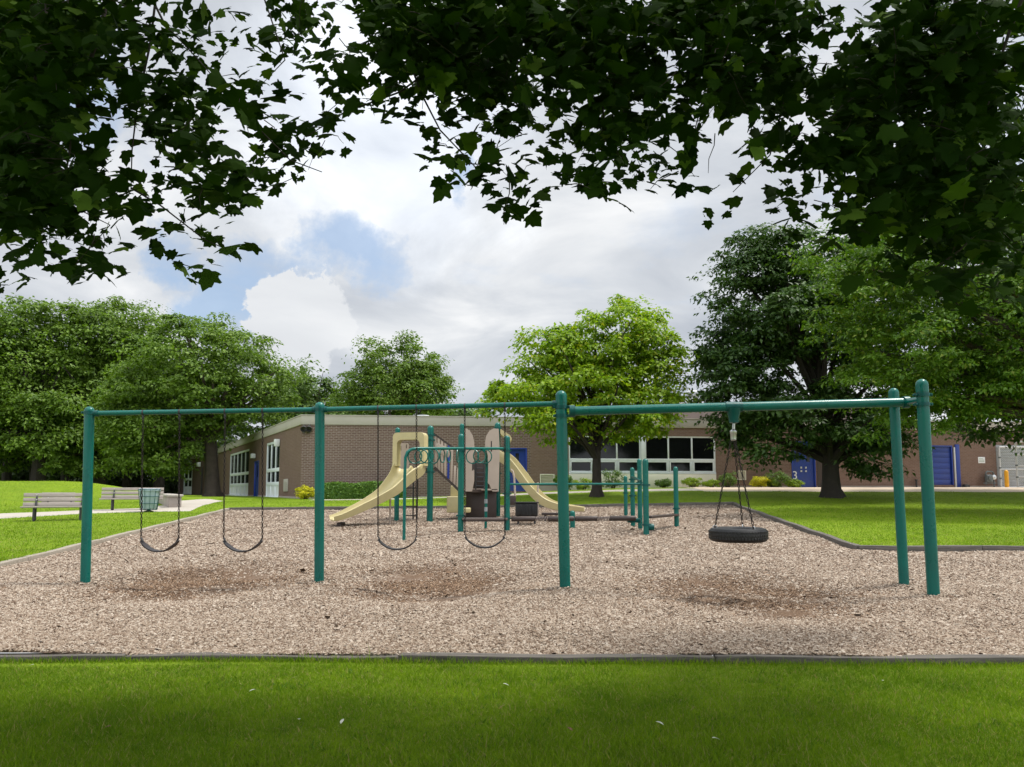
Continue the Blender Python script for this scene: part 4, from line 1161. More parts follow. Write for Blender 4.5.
GRID = [
 [9,9,9,8,7,6,3,5,8,8,8,8,9,9,9,9,9,8,9,8,9,9,9,9,9,7,3,8,9,9,9,9],
 [9,9,9,7,8,8,3,4,7,5,3,5,9,9,9,9,8,8,9,8,7,8,8,7,7,6,5,9,9,9,9,9],
 [9,9,9,8,7,8,5,6,3,2,7,6,7,9,9,9,7,8,9,9,8,8,9,9,8,8,9,9,9,9,9,9],
 [9,9,5,3,4,7,5,6,3,4,6,2,1,4,7,7,5,8,8,8,8,7,8,6,7,8,9,9,9,9,9,9],
 [9,9,5,3,3,5,3,4,7,4,1,0,0,4,6,6,4,8,8,8,5,1,0,2,5,6,9,9,9,9,9,9],
 [9,9,7,4,3,6,6,7,6,3,0,0,0,4,7,7,3,4,6,5,4,4,2,1,3,4,7,9,9,9,9,9],
 [9,8,8,8,7,4,4,1,0,0,0,0,0,0,0,5,3,0,0,0,0,0,4,4,6,3,6,9,9,9,9,9],
 [8,8,6,6,1,4,7,4,0,0,0,0,0,0,0,0,0,0,0,0,0,0,0,0,3,2,3,6,8,9,9,9],
 [5,3,4,1,0,1,2,0,0,0,0,0,0,0,0,0,0,0,0,0,0,0,0,0,0,0,1,3,6,7,7,5],
 [0,0,0,0,0,0,0,0,0,0,0,0,0,0,0,0,0,0,0,0,0,0,0,0,0,0,0,1,3,4,4,3]]
MB_ = Vector((-1.1, -2.8, gz(-1.1, -2.8, lawn_z)))
maple = thing('maple_tree', 'big maple whose dark leafy branches hang over the top of the view', 'tree', MB_)

def maple_build():
    # visible sprays
    C = []; nl = []
    for r, row in enumerate(GRID):
        for c, d in enumerate(row):
            if d == 0: continue
            lam = -math.log(1 - d / 9.18) * (1.0 if d < 9 else 1.15)
            want = lam * (16.5 if d < 9 else 23)
            k = rng.poisson(want / 5.6) if d > 3 else max(1, int(round(want / 5.6)))
            for _ in range(k):
                px = 32 * (c + rng.random()); py = 32 * (r + rng.random())
                if d <= 3: py = 32 * (r + rng.random() * .6)
                Y = rng.uniform(3.7, 5.6) if c < 26 or rng.random() < .6 else rng.uniform(5, 8)
                C.append(at(px, py, Y)); nl.append(rng.poisson(4.6) + 2 if d > 2 else rng.integers(2, 5))
    # band just above the frame and the rest of the crown overhead
    C = np.array(C); nl = np.array(nl); n = len(C)
    idx = np.repeat(np.arange(n), nl); m = len(idx)
    tw = np.column_stack([rng.normal(0, .5, n), rng.normal(-.2, .4, n), -np.abs(rng.normal(.25, .25, n))]); tw /= np.linalg.norm(tw, axis=1, keepdims=True)
    tl = rng.uniform(.14, .30, n)
    s = rng.random(m)
    pos = C[idx] + tw[idx] * (tl[idx] * (s - .5))[:, None] + rng.normal(0, .055, (m, 3))
    fwd = tw[idx] * .7 + rng.normal(0, .55, (m, 3)) + np.array([0, -.1, -.45])
    nor = np.array([0, -.35, .75]) + rng.normal(0, .50, (m, 3))
    size = .076 * rng.lognormal(0, .32, m); size = np.clip(size, .035, .125)
    fr = frames_from(nor, fwd=fwd)
    ctr = pos + fr[:, :, 0] * (size * .45)[:, None]
    px, py, dep = project(ctr)
    G = np.array(GRID); ci = np.floor(px / 32).astype(int); ri = np.floor(py / 32).astype(int)
    inside_ = (ci >= 0) & (ci < 32) & (py >= 0) & (py < 767)
    d = np.where(inside_ & (ri < len(GRID)), G[np.clip(ri, 0, len(GRID) - 1), np.clip(ci, 0, 31)], np.where(inside_, 0, 9))
    keep = (d > 0) | (rng.random(m) < .06) & (ri < 9)
    pos, fr, size = pos[keep], fr[keep], size[keep]
    # overhead crown
    nC = 1050
    e = [(-.5, -1.2, 6.4, 8.5, 7.0, 3.0), (-3.5, 1.5, 5.6, 4.5, 4.2, 2.0), (3.5, 1.5, 5.6, 4.5, 4.2, 2.0), (0, 2.2, 5.4, 5.0, 3.6, 1.7)]
    Co, Uo = clump_centres(e, nC, .5)
    k = Co[:, 2] > 2.9; Co, Uo = Co[k], Uo[k]
    cnt = rng.poisson(8.5, len(Co)); ix = np.repeat(np.arange(len(Co)), cnt); q = len(ix)
    po = Co[ix] + rng.normal(0, .26, (q, 3)) * np.array([1, 1, .6])
    no = np.array([0, 0, 1.0]) + rng.normal(0, .45, (q, 3)); fo = Uo[ix] * .5 + rng.normal(0, .7, (q, 3)) + np.array([0, 0, -.4])
    so_ = .15 * rng.lognormal(0, .2, q)
    px, py, dep = project(po)
    vis = (px > -25) & (px < 1049) & (py > -12) & (dep > 0)
    behindcam = dep <= .3
    k = (~vis | behindcam) & (np.linalg.norm(po - np.array([0, 0, CAM_H]), axis=1) > 1.2)
    po, no, fo, so_ = po[k], no[k], fo[k], so_[k]
    fro = frames_from(no, fwd=fo)
    # one crown mesh from both leaf shapes
    def arr(T, Fs, P, FR, S):
        T = np.asarray(T, float); k = len(T); n = len(P)
        V = np.einsum('nij,nkj->nki', FR, T[None] * S[:, None, None]) + P[:, None, :]
        fl = np.array(Fs).ravel(); lo = (fl[None] + (np.arange(n) * k)[:, None]).ravel()
        return V.reshape(-1, 3), lo, np.full(n * len(Fs), 3)
    # unequal leaves: a little asymmetry in every leaf's width
    V1, l1, s1 = arr(MAPLE_T, MAPLE_F, pos, fr, size); V2, l2, s2 = arr(MAPLE_S, MAPLE_SF, po, fro, so_)
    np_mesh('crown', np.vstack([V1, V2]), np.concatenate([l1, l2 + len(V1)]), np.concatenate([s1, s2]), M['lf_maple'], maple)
    # twigs
    t = MB()
    for i in range(n):
        if rng.random() < .30:
            a = Vector(C[i]) - Vector(tw[i]) * tl[i] * .6 + Vector((0, 0, .05)); b = Vector(C[i]) + Vector(tw[i]) * tl[i] * .4
            pa = project([a])
            t.tube([a, a.lerp(b, .35) + Vector((.01, 0, .014)), a.lerp(b, .7) + Vector((-.008, 0, .016)), b], [.0032, .0027, .0022, .0014], 4, cap=False)
    t.build('twigs', M['bark_dark'], maple)['kind'] = 'stuff'
    # trunk and limbs
    m = MB(); fork = MB_ + Vector((.1, .15, 2.6))
    m.tube([MB_ + Vector((0, 0, -.3)), MB_, MB_ + Vector((0, 0, .4)), MB_ + Vector((.05, .1, 1.5)), fork, MB_ + Vector((0, .3, 4.6)), MB_ + Vector((.2, .3, 7.5))], [.62, .5, .38, .33, .31, .2, .06], 18)
    mains = [Vector((-3.3, 4.2, 5.3)), Vector((-1.3, 4.5, 5.6)), Vector((.6, 4.6, 5.6)), Vector((2.0, 4.4, 5.5)), Vector((3.8, 4.6, 5.4))]
    for e_ in mains: limbs_to(m, fork + Vector((0, 0, .3)), [e_], .14, .45, 8)
    for i in rng.choice(len(Co), 22, replace=False): limbs_to(m, fork + Vector((0, .1, random.uniform(.2, 3))), [Vector(Co[i])], .08, .3)
    m.build('trunk', M['bark'], maple)
    bl = [([(118, -70, 4.4), (102, 25, 4.4), (82, 85, 4.35), (73, 130, 4.3), (66, 172, 4.25)], .017), ([(163, -60, 4.6), (150, 45, 4.6), (138, 100, 4.55), (132, 150, 4.5), (131, 190, 4.5)], .009),
          ([(128, -50, 4.5), (165, 25, 4.5), (185, 45, 4.45), (218, 82, 4.4)], .009), ([(520, -60, 4.8), (470, 40, 4.7), (400, 92, 4.6), (345, 112, 4.5), (306, 137, 4.4)], .009),
          ([(380, -40, 4.6), (405, 50, 4.6), (422, 95, 4.5), (440, 130, 4.4), (482, 174, 4.3)], .010), ([(800, -40, 4.8), (790, 80, 4.7), (770, 155, 4.6), (733, 192, 4.5)], .008),
          ([(960, -60, 4.6), (952, 60, 4.6), (945, 110, 4.5), (930, 180, 4.5)], .018), ([(1045, -60, 4.5), (1010, 30, 4.5), (1000, 60, 4.5), (988, 105, 4.4)], .014), ([(1000, -40, 4.9), (962, 60, 4.8), (925, 85, 4.7), (880, 110, 4.6)], .011),
          ([(55, -60, 4.5), (40, 60, 4.4), (18, 140, 4.3), (5, 210, 4.3)], .012), ([(590, -60, 4.8), (600, 60, 4.7), (605, 140, 4.6), (640, 175, 4.5)], .010), ([(258, -20, 4.6), (285, 60, 4.5), (262, 84, 4.5)], .006),
          ([(700, -50, 4.8), (712, 60, 4.7), (690, 150, 4.6)], .009), ([(20, 120, 4.3), (60, 200, 4.2), (110, 225, 4.2), (75, 265, 4.2)], .006), ([(131, 188, 4.5), (160, 205, 4.45), (205, 240, 4.4), (240, 255, 4.35)], .006),
          ([(218, 82, 4.4), (250, 120, 4.35), (290, 160, 4.3), (322, 172, 4.3)], .006), ([(1010, 200, 4.4), (960, 250, 4.4), (925, 275, 4.4)], .008)]
    for pts, r in bl:
        w = [at(*p) for p in pts]
        if pts[0][1] < 0:
            e_ = min(mains, key=lambda q: (q - w[0]).length); w = [e_ + Vector((0, -.1, 0)), (e_ + w[0]) / 2 + Vector((.05, 0, .1)), *w]
            rr = [r * 1.8, r * 1.4] + [r * (1 - .7 * i / (len(pts) - 1)) for i in range(len(pts))]
        else: rr = [r * (1 - .6 * i / (len(pts) - 1)) for i in range(len(pts))]
        m = MB(); m.tube(w, rr, 6); m.build('branch', M['bark_dark'], maple)
maple_build()
# ------------------------------------------------------------------ swing set
def yb(px, py): return at_ground(px, py).y
Yl, Ym, Yc, Yf, Yr = yb(86, 583), yb(319.5, 583.5), yb(565, 592), yb(934, 598), yb(904, 587)
def post_pts(px0, py0, px1, py1, Y):
    a = at(px0, py0, Y); b = at(px1, py1, Y); a.z -= .12
    return a, b
swing = thing('swing_set', 'long teal green steel swing set of five posts and thin and thick top beams', 'swing set', at(512, 590, Yc) * 1.0)
def add_post(p0, p1, r, collars=(), parent=swing, mat='teal'):
    d = (p1 - p0).normalized(); L_ = (p1 - p0).length
    m = MB(); m.tube([p0, p1 - d * (r * 2.2)], r, 20, cap=False); o = m.build('post', M[mat], parent)
    m = MB(); m.tube([p1 - d * (r * 2.3), p1 - d * (r * 1.4), p1], r * 1.035, 20, dome=True); m.build('post_cap', M[mat], o)
    for c in collars:
        q = p1 - d * c; m = MB(); m.tube([q - d * .022, q + d * .022], r * 1.16, 20)
        for a in (0, math.pi):
            m.box(q + Vector((math.cos(a) * r * 1.3, -.01, 0)), (r * .5, .045, .036), None, .005)
            m.tube([q + Vector((math.cos(a) * r * 1.35, -.045, 0)), q + Vector((math.cos(a) * r * 1.35, .045, 0))], .011, 6)
        m.build('clamp', M['teal_worn'], o)
    return o
PL = post_pts(85.5, 583, 89.5, 406.5, Yl); PM = post_pts(319.3, 583.5, 319.8, 402, Ym); PC = post_pts(565.3, 592, 561, 390.5, Yc)
PF = post_pts(933.8, 598, 921.5, 379, Yf); PR = post_pts(904.3, 587, 893.3, 388, Yr)
rl = .5 * 9.3 / F * Yl; rc = .5 * 11.0 / F * Yc
add_post(*PL, rl, (.09,)); add_post(*PM, rl * 1.02, (.11,)); add_post(*PC, rc, (.22, .335)); add_post(*PF, .5 * 11.6 / F * Yf, (.20, .32)); add_post(*PR, .5 * 9.6 / F * Yr, (.24,))
def beam(a, b, r, name='beam'):
    m = MB(); m.tube([a, a.lerp(b, .25), a.lerp(b, .5), a.lerp(b, .75), b], r, 18); o = m.build(name, M['teal'], swing); return o
BL0, BL1 = at(95, 413.3, Yl), at(316, 409.6, Ym); BC0, BC1 = at(324, 409.4, Ym), at(556.5, 403.8, Yc)
rb = .5 * 5.0 / F * 10.6
beam(BL0, BL1, rb); beam(BC0, BC1, rb)
YE = (Yf + Yr) / 2
crossA = at(923, 399.5, Yf); crossB = at(893.5, 404.5, Yr)
T0 = at(571, 411.2, Yc); T1 = crossA.lerp(crossB, .52)
beam(T0, T1, .5 * 9.3 / F * 9.8); beam(crossA, crossB, .050, 'cross_beam')
for p, q, r in ((BL0, BL1, rb), (BL1, BL0, rb), (BC0, BC1, rb), (BC1, BC0, rb), (T0, T1, .062), (T1, T0, .062)):
    d = (q - p).normalized(); m = MB(); m.tube([p - d * .02, p + d * .05], r * 1.28, 16); m.build('beam_socket', M['teal_worn'], swing)
def on_beam(a, b, px):
    ax, _, _ = project([a]); bx, _, _ = project([b]); lo, hi = 0.0, 1.0
    for _ in range(40):
        s = (lo + hi) / 2; x = project([a.lerp(b, s)])[0][0]
        if x < px: lo = s
        else: hi = s
    return a.lerp(b, s)

def chain(mb, a, b, link=.052, r=.0054, w=.0112):
    a = Vector(a); b = Vector(b); n = max(2, int((b - a).length / (link * .78))); d = (b - a).normalized(); u = d.orthogonal().normalized(); v = d.cross(u)
    for i in range(n):
        c = a.lerp(b, (i + .5) / n); e = u if i % 2 else v; f = v if i % 2 else u
        pts = []
        for k in range(10):
            t = 2 * math.pi * k / 10; pts.append(c + d * (link * .5 - r) * max(-1, min(1, 1.25 * math.sin(t))) + e * w * math.cos(t))
        rows = []
        for k in range(10):
            p = pts[k]; tg = (pts[(k + 1) % 10] - pts[k - 1]).normalized(); x = f; y = tg.cross(x)
            rows.append([mb.bm.verts.new(p + (x * math.cos(q * math.pi / 2) + y * math.sin(q * math.pi / 2)) * r) for q in range(4)])
        for k in range(10):
            A, B = rows[k], rows[(k + 1) % 10]
            for q in range(4): mb.bm.faces.new((A[q], B[q], B[(q + 1) % 4], A[(q + 1) % 4]))

SWG = 'belt swings hanging from the long beam'
def belt_swing(bm_, x0, x1, bx0, bx1, by, low, label):
    a = on_beam(*bm_, x0); b = on_beam(*bm_, x1); Y = (a.y + b.y) / 2
    p = at(bx0, by, Y - .02); q = at(bx1, by, Y - .02); lo = at((bx0 + bx1) / 2, low, Y - .02)
    t = thing('belt_swing', label, 'swing', (lo.x, lo.y, lo.z), SWG)
    rows = []; n = 18; hw = .072; ps = []
    for i in range(n + 1):
        s = -1 + 2 * i / n; x = p.x + (q.x - p.x) * (s + 1) / 2; e = abs(s) ** 2.2
        ps.append(Vector((x, p.y + (q.y - p.y) * i / n, lo.z + ((p.z + q.z) / 2 - lo.z) * e)))
    for i, c in enumerate(ps):
        tg = (ps[min(n, i + 1)] - ps[max(0, i - 1)]).normalized(); nr = Vector((-tg.z, 0, tg.x)); k = abs(-1 + 2 * i / n)
        w = hw * (1 if k < .8 else 1 - (k - .8) * 3.0); th = .008
        rows.append([c + Vector((0, -w, .004)) + nr * th, c + nr * th * .6, c + Vector((0, w, .004)) + nr * th, c + Vector((0, w, .004)) - nr * th, c - nr * th, c + Vector((0, -w, .004)) - nr * th])
    m = MB(); m.grid_rows(rows, close=True); m.build('seat', M['belt'], t)
    for top, bot, e in ((a, p, -1), (b, q, 1)):
        hb = top + Vector((0, 0, -rb)); hk = hb + Vector((0, 0, -.085))
        m = MB(); m.tube([top + Vector((-.012, 0, 0)), top + Vector((.012, 0, 0))], rb * 1.07, 16); m.box(hb + Vector((0, 0, -.02)), (.03, .02, .07), None, .004); m.ring(hb + Vector((0, 0, -.066)), (1, 0, 0), .022, .006, 12, 5)
        m.build('hanger', M['darkmetal'], t)
        m = MB(); chain(m, hk, bot + Vector((0, 0, .035))); m.build('chain', M['chain'], t)
        m = MB(); m.bar(bot + Vector((-e * .028, 0, -.014)), bot + Vector((0, 0, .045)), .05, .012, bevel=.003); m.build('seat_clasp', M['darkmetal'], t)
belt_swing((BL0, BL1), 143.2, 179.8, 141.0, 178.6, 540.8, 551.6, 'dark belt swing on chains in front of the trash can, leftmost of the four')
belt_swing((BL0, BL1), 225.2, 262.8, 223.6, 262.3, 540.8, 551.6, 'dark belt swing on chains in front of the white framed school windows')
belt_swing((BC0, BC1), 378.2, 416.6, 378.0, 416.6, 539.6, 549.6, 'dark belt swing on chains in front of the wide tan slide')
belt_swing((BC0, BC1), 464.8, 504.8, 464.8, 505.0, 537.4, 547.8, 'dark belt swing on chains in front of the climbing frame posts and dark step')

# tyre swing
pt = on_beam(T0, T1, 733.5); Yt_ = pt.y
m = MB(); r_b = .5 * 9.3 / F * 9.8
m.tube([pt + Vector((-.11, 0, 0)), pt + Vector((.11, 0, 0))], r_b * 1.14, 18); m.lathe(pt + Vector((0, 0, -.21)), [(.02, -.01), (.062, 0), (.066, .06), (.082, .12), (.095, .19)], 16); m.build('swivel_bracket', M['teal_worn'], swing)
tc = at(738.2, 534.6, Yt_); ty = thing('tyre_swing', 'black tyre swing hanging flat from three chains under the right beam', 'swing', tc)
ro = 28.4 / F * Yt_; hh = .5 * 14.0 / F * Yt_
prof = [(ro * .60, -hh * .45), (ro * .66, -hh * .86), (ro * .80, -hh), (ro * .93, -hh * .86), (ro * .985, -hh * .55), (ro, -hh * .2), (ro, hh * .2), (ro * .985, hh * .55), (ro * .93, hh * .86), (ro * .80, hh), (ro * .66, hh * .86), (ro * .60, hh * .45), (ro * .64, hh * .3), (ro * .90, hh * .45), (ro * .93, 0), (ro * .90, -hh * .45), (ro * .64, -hh * .3), (ro * .60, -hh * .45)]
m = MB(); m.lathe(tc, prof, 48)
for k in range(56):                                 # tread blocks
    a = k / 56 * 2 * math.pi
    for z in (-.42, 0, .42): m.box(tc + Vector((math.cos(a + z * .06) * ro * 1.0, math.sin(a + z * .06) * ro * 1.0, z * hh)), (.005, ro * .085, hh * .30), Matrix.Rotation(a, 3, 'Z'), .0015, 1)
m.build('tyre', M['rubber'], ty)
sw = pt + Vector((0, 0, -.21)); s1_ = at(733.5, 429, Yt_); s2_ = at(733.5, 441, Yt_)
m = MB(); m.tube([sw, s1_], .018, 8); m.lathe(s2_, [(.02, 0), (.038, .02), (.038, .09), (.045, .10), (.045, .13), (.02, .15)], 14); m.build('swivel', M['steel'], ty)
for ang in (178, 293, 62):
    a = R(ang); e = tc + Vector((math.cos(a) * ro * .80, math.sin(a) * ro * .80, hh)); s_ = s2_ + Vector((math.cos(a) * .035, math.sin(a) * .035, 0))
    m = MB(); chain(m, s_, e, .06, .0056, .012); m.build('chain', M['chain'], ty)
    m = MB(); m.ring(e, (math.sin(a), -math.cos(a), 0), .026, .007, 12, 5); m.build('eye_bolt', M['steel'], ty)

# ------------------------------------------------------------------ climbing structure
def z1(x, y): return 320 + x / 4.2625, 380 + y / 4.2625
def zs(x, y): return 330 + x / 6.67, 415 + y / 6.67          # slide close-up
def zc(x, y): return 440 + x / 6.394, 415 + y / 6.394         # centre close-up
def zr(x, y): return 500 + x / 5.12, 440 + y / 5.12           # right close-up
M['meter_l'] = pmat('worn_grey_grip', (.30, .33, .34), .6, .3, 12, 70, .05)
play = thing('play_structure', 'teal and tan climbing structure with two tan slides, ring ladder and low balance logs', 'play structure', at_ground(470, 520))
def ppost(px, base, top, r=.062, Y=None, dx=0, collars=()):
    Y = Y or yb(px, base); a = at(px + dx, base, Y); a.z = gz(a.x, a.y) - .1; b = at(px, top, Y)
    add_post(Vector((b.x, Y, a.z)), b, r, collars, play); return b.x, Y
YA, YB, YD, YF_, YEe = yb(398, 520.4), yb(430.8, 521.2), yb(461.3, 532), yb(507, 531), yb(498, 516.5)
PA = ppost(397.7, 520.4, 427.5, .070, collars=(.9,)); PB = ppost(430.6, 521.2, 425.6, .088, collars=(.28, .42, 1.35)); PD = ppost(461.2, 532, 433.8, .072, collars=(.42, 2.0))
YCc = 23.4
PCc = ppost(462.0, 518, 423.5, .066, Y=YCc); PE = ppost(497.6, 516.5, 422.5, .088, collars=(.18, .30, 1.6)); PFf = ppost(507.0, 531, 435.5, .073, collars=(.38, 1.45, 2.05))
ppost(494.5, 515, 470, .06, Y=24.6)
ZHI, ZLO = 1.92, 1.30
# decks
def deck(poly, z, th=.09):
    m = MB(); m.prism([(x, y, z - th) for x, y in poly], (0, 0, th)); o = m.build('deck', M['brownplas'], play); return o
deck([(PA[0], PA[1]), (PB[0], PB[1]), (PCc[0] - .75, PCc[1]), (PA[0] + .3, PA[1] + 1.5)], ZHI)
deck([(PD[0] + .1, PD[1] + 3.7), (PE[0], PE[1] - .5), (PE[0] + .05, PE[1] + .7), (PCc[0], PCc[1] + 1.0)], ZLO)
# slide builder: trough swept along a path
def slide(path, hw, wall, lanes, name, th=.035):
    """path: list of (Vector floor centre, half width factor, wall factor)"""
    rows = []
    pts = [p[0] for p in path]; n = len(pts)
    # smooth path
    P = []
    for i in range(n - 1):
        p0, p1, p2, p3 = pts[max(0, i - 1)], pts[i], pts[i + 1], pts[min(n - 1, i + 2)]
        for k in range(6):
            t = k / 6; P.append(((p1 * 2) + (p2 - p0) * t + (p0 * 2 - p1 * 5 + p2 * 4 - p3) * t * t + (p1 * 3 - p0 - p2 * 3 + p3) * t ** 3) * .5)
    P.append(pts[-1]); W = np.interp(np.linspace(0, n - 1, len(P)), range(n), [p[2] for p in path])
    prof = [(-1, 1.0), (-.95, .98), (-.92, .5), (-.84, .1), (-.70, 0)]
    if lanes == 2: prof += [(-.5, -.02), (-.14, .06), (-.06, .34), (.06, .34), (.14, .06), (.5, -.02)]
    else: prof += [(-.3, -.06), (.3, -.06)]
    prof += [(.70, 0), (.84, .1), (.92, .5), (.95, .98), (1, 1.0)]
    und = [(1.05, .92), (1.0, .35), (.93, -.22), (.5, -.34), (0, -.36), (-.5, -.34), (-.93, -.22), (-1.0, .35), (-1.05, .92)]
    for i, c in enumerate(P):
        t = (P[min(len(P) - 1, i + 1)] - P[max(0, i - 1)]).normalized(); h = Vector((t.x, t.y, 0)).normalized(); s = Vector((h.y, -h.x, 0)); u = s.cross(t); u = u if u.z > 0 else -u
        rows.append([c + s * (x * hw) + u * (y * wall * W[i]) for x, y in prof + und])
    m = MB(); m.grid_rows(rows, close=True); return m.build(name, M['tan'], play, smooth=50), P
mids = [(545, 345, 21.75, 1.5), (510, 400, 21.45, 1.35), (402, 505, 21.1, 1.0), (288, 574, 20.85, .85), (168, 632, 20.65, .75), (70, 672, 20.5, .62), (14, 684, 20.42, .5)]
path = []
for x, y, Y, w in mids:
    p = at(*zs(x, y), Y); path.append((p + Vector((0, 0, -.06)), 1, w))
sl, SP_ = slide(path, .43, .21, 2, 'slide')
# hood of the wide slide: arch over the entry
ent = SP_[1]; h2 = (SP_[4] - SP_[0]); h2.z = 0; h2.normalize(); sd = Vector((h2.y, -h2.x, 0))
def arch(cen, side, fwd, hw, ztop, zbot_l, zbot_r, band, depth, name, mat, rr=.22):
    """inverted U: outer outline minus opening, extruded along fwd"""
    Q = lambda s, z, k: cen + side * s + Vector((0, 0, z - cen.z)) + fwd * k
    out = [(-hw, zbot_l), (-hw, ztop - rr)] + [(-hw + rr - rr * math.cos(a), ztop - rr + rr * math.sin(a)) for a in (.5, 1.0, math.pi / 2)] + [(hw - rr + rr * math.sin(a), ztop - rr + rr * math.cos(a)) for a in (0, .55, 1.05)] + [(hw, ztop - rr), (hw, zbot_r)]
    k = hw - band; zi = ztop - band * 1.55; ri = rr * 1.0
    inn = [(-k, zbot_l), (-k, zi - ri)] + [(-k + ri - ri * math.cos(a), zi - ri + ri * math.sin(a)) for a in (.5, 1.0, math.pi / 2)] + [(k - ri + ri * math.sin(a), zi - ri + ri * math.cos(a)) for a in (0, .55, 1.05)] + [(k, zi - ri), (k, zbot_r)]
    rows = []
    for (a, b), (c, d_) in zip(out, inn): rows.append([Q(a, b, 0), Q(a * .98, b, depth), Q(c * .98, d_, depth), Q(c, d_, 0)])
    m = MB(); m.grid_rows(rows, close=True); return m.build(name, M[mat], play, smooth=40)
zt_h = at(*zs(540, 118), 21.6).z
hc = Vector((ent.x, ent.y, zt_h)) - h2 * .05
arch(hc, sd, h2, .475, zt_h, ent.z + .10, ent.z + .10, .13, .30, 'slide_hood', 'tan', .12)
# inner panel seen through the hood
m = MB(); c = hc - h2 * .75 - sd * .28
def panel(pts2, cen, side, nrm, th, name, mat='panel', slots=(), parent=None):
    """flat panel from an outline (s,z) with through-slots shown as recessed dark inserts"""
    m = MB(); m.prism([cen + side * s + Vector((0, 0, z)) for s, z in pts2], nrm * th)
    bm = m.bm; bmesh.ops.bevel(bm, geom=[e for e in bm.edges if e.is_manifold and abs(e.calc_face_angle(0)) > 1.2], offset=.012, segments=2, affect='EDGES')
    o = m.build(name, M[mat], parent or play, smooth=40)
    if slots:
        k = MB()
        for s0, s1, za, zb in slots:
            cc = cen + side * (s0 + s1) / 2 + Vector((0, 0, (za + zb) / 2)) + nrm * th / 2
            k.box(cc, (abs(s1 - s0), th + .012, abs(zb - za)), Matrix((side, nrm, Vector((0, 0, 1)))).transposed(), .004)
        k.build('slot', M['brownplas'], o)
    return o
_p = [at(*zs(x, y), 22.35) for x, y in ((462, 368), (524, 368), (524, 196), (516, 188), (462, 186))]
_s = []
for x0, x1, y0, y1 in ((470, 475, 206, 236), (507, 512, 196, 222)):
    p, q = at(*zs(x0, y0), 22.35), at(*zs(x1, y1), 22.35); _s.append((p.x, q.x, q.z, p.z))
panel([(p.x, p.z) for p in _p], Vector((0, 22.35, 0)), Vector((1, 0, 0)), Vector((0, 1, 0)), .045, 'guard_panel', slots=_s)
# supports under the wide slide
m = MB(); q = at(*zs(74, 700), 20.55); m.box((q.x, q.y, gz(q.x, q.y) + .03), (.13, .5, .16), None, .02); m.build('slide_foot', M['brownplas'], play)
q = at(*zs(402, 600), 21.2); m = MB(); m.tube([(q.x, q.y, gz(q.x, q.y) - .05), (q.x, q.y, at(*zs(402, 545), 21.2).z)], .025, 8); m.build('slide_leg', M['panel'], play)
# ladder under the deck seen past the chain
m = MB(); a = at(*zs(556, 460), 23.0); b = at(*zs(583, 460), 23.0); gb = gz(a.x, 23.0)
m.tube([(a.x, 23, gb), (a.x, 23, ZHI - .1)], .022, 6); m.tube([(b.x, 23, gb), (b.x, 23, ZHI - .1)], .022, 6)
for k in range(4): m.tube([(a.x - .3, 23, gb + .12 + k * .27), (b.x, 23, gb + .12 + k * .27)], .016, 6)
m.build('ladder', M['darkmetal'], play)
# sloping guard along the steps between the two decks
Ya = 22.4
top = [at(*z1(484, 228), Ya), at(*z1(600, 312), Ya)]; bot = [at(*z1(488, 372), Ya), at(*z1(592, 470), Ya)]
d = (top[1] - top[0]); 
for base_dy in (0, ):
    outl = [bot[0], bot[1], bot[1].lerp(top[1], .30), bot[1].lerp(top[1], .9) + Vector((-.05, 0, 0)), top[0].lerp(top[1], .45), top[0] + Vector((.02, 0, -.10)), ]
    m = MB()
    m.bar(bot[0], bot[1], .05, .07); m.bar(top[0], top[1], .05, .05)
    m.build('stair_rail', M['brownplas'], play)
    for k in range(8):
        s = (k + .5) / 8; a = bot[0].lerp(bot[1], s) + Vector((0, 0, .03)); b = top[0].lerp(top[1], s) + Vector((0, 0, -.02))
        if k >= 6: b = a.lerp(b, .55)
        m = MB(); m.bar(a, b, .035, .062, up=(1, 0, 0), bevel=.008); m.build('stair_slat', M['bluefr'] if k == 4 else M['panel'], play)
    m = MB(); k = .12; a0 = top[0].lerp(top[1], .05) - Vector((0, 0, .34)); a1 = top[0].lerp(top[1], .62) - Vector((0, 0, .24))
    m.bar(a0 + Vector((0, -.022, 0)), a1 + Vector((0, -.022, 0)), .03, .24, bevel=.006); m.build('guard_panel', M['panel'], play)
# moulded steps below
def stepblock(x0, x1, y0, y1, Y, dep, mat='tan'):
    a = at(*z1(x0, y0), Y); b = at(*z1(x1, y1), Y); m = MB(); m.box(((a.x + b.x) / 2, Y + dep / 2, (a.z + b.z) / 2), (b.x - a.x, dep, a.z - b.z), None, .03, 3); m.build('step_block', M[mat], play)
stepblock(556, 604, 450, 505, 23.1, .6); stepblock(540, 604, 496, 566, 22.7, .6); stepblock(590, 640, 545, 566, 22.4, .5)
# winged entry panels
def wing(x0, x1, top_pts, Y, slots, name='entry_panel'):
    pts = [at(*z1(x, y), Y) for x, y in top_pts]
    outl = [(p.x, p.z) for p in pts]
    sl_ = []
    for (a, b, c, d_) in slots:
        p = at(*z1(a, c), Y); q = at(*z1(b, d_), Y); sl_.append((p.x, q.x, q.z, p.z))
    panel(outl, Vector((0, Y, 0)), Vector((1, 0, 0)), Vector((0, 1, 0)), .05, name, slots=sl_)
Yw = 22.6
wing(0, 0, [(619, 475), (648, 475), (657, 430), (657, 385), (652, 380), (652, 350), (657, 345), (657, 262), (650, 235), (638, 215), (622, 205), (617, 207)], Yw, [(648, 653, 352, 386)])
wing(0, 0, [(735, 475), (762, 475), (766, 300), (762, 208), (740, 206), (722, 216), (708, 240), (704, 262), (704, 345), (710, 350), (710, 382), (704, 388), (704, 430), (722, 445)], Yw + .4, [(728, 733, 260, 305), (711, 717, 352, 386)])
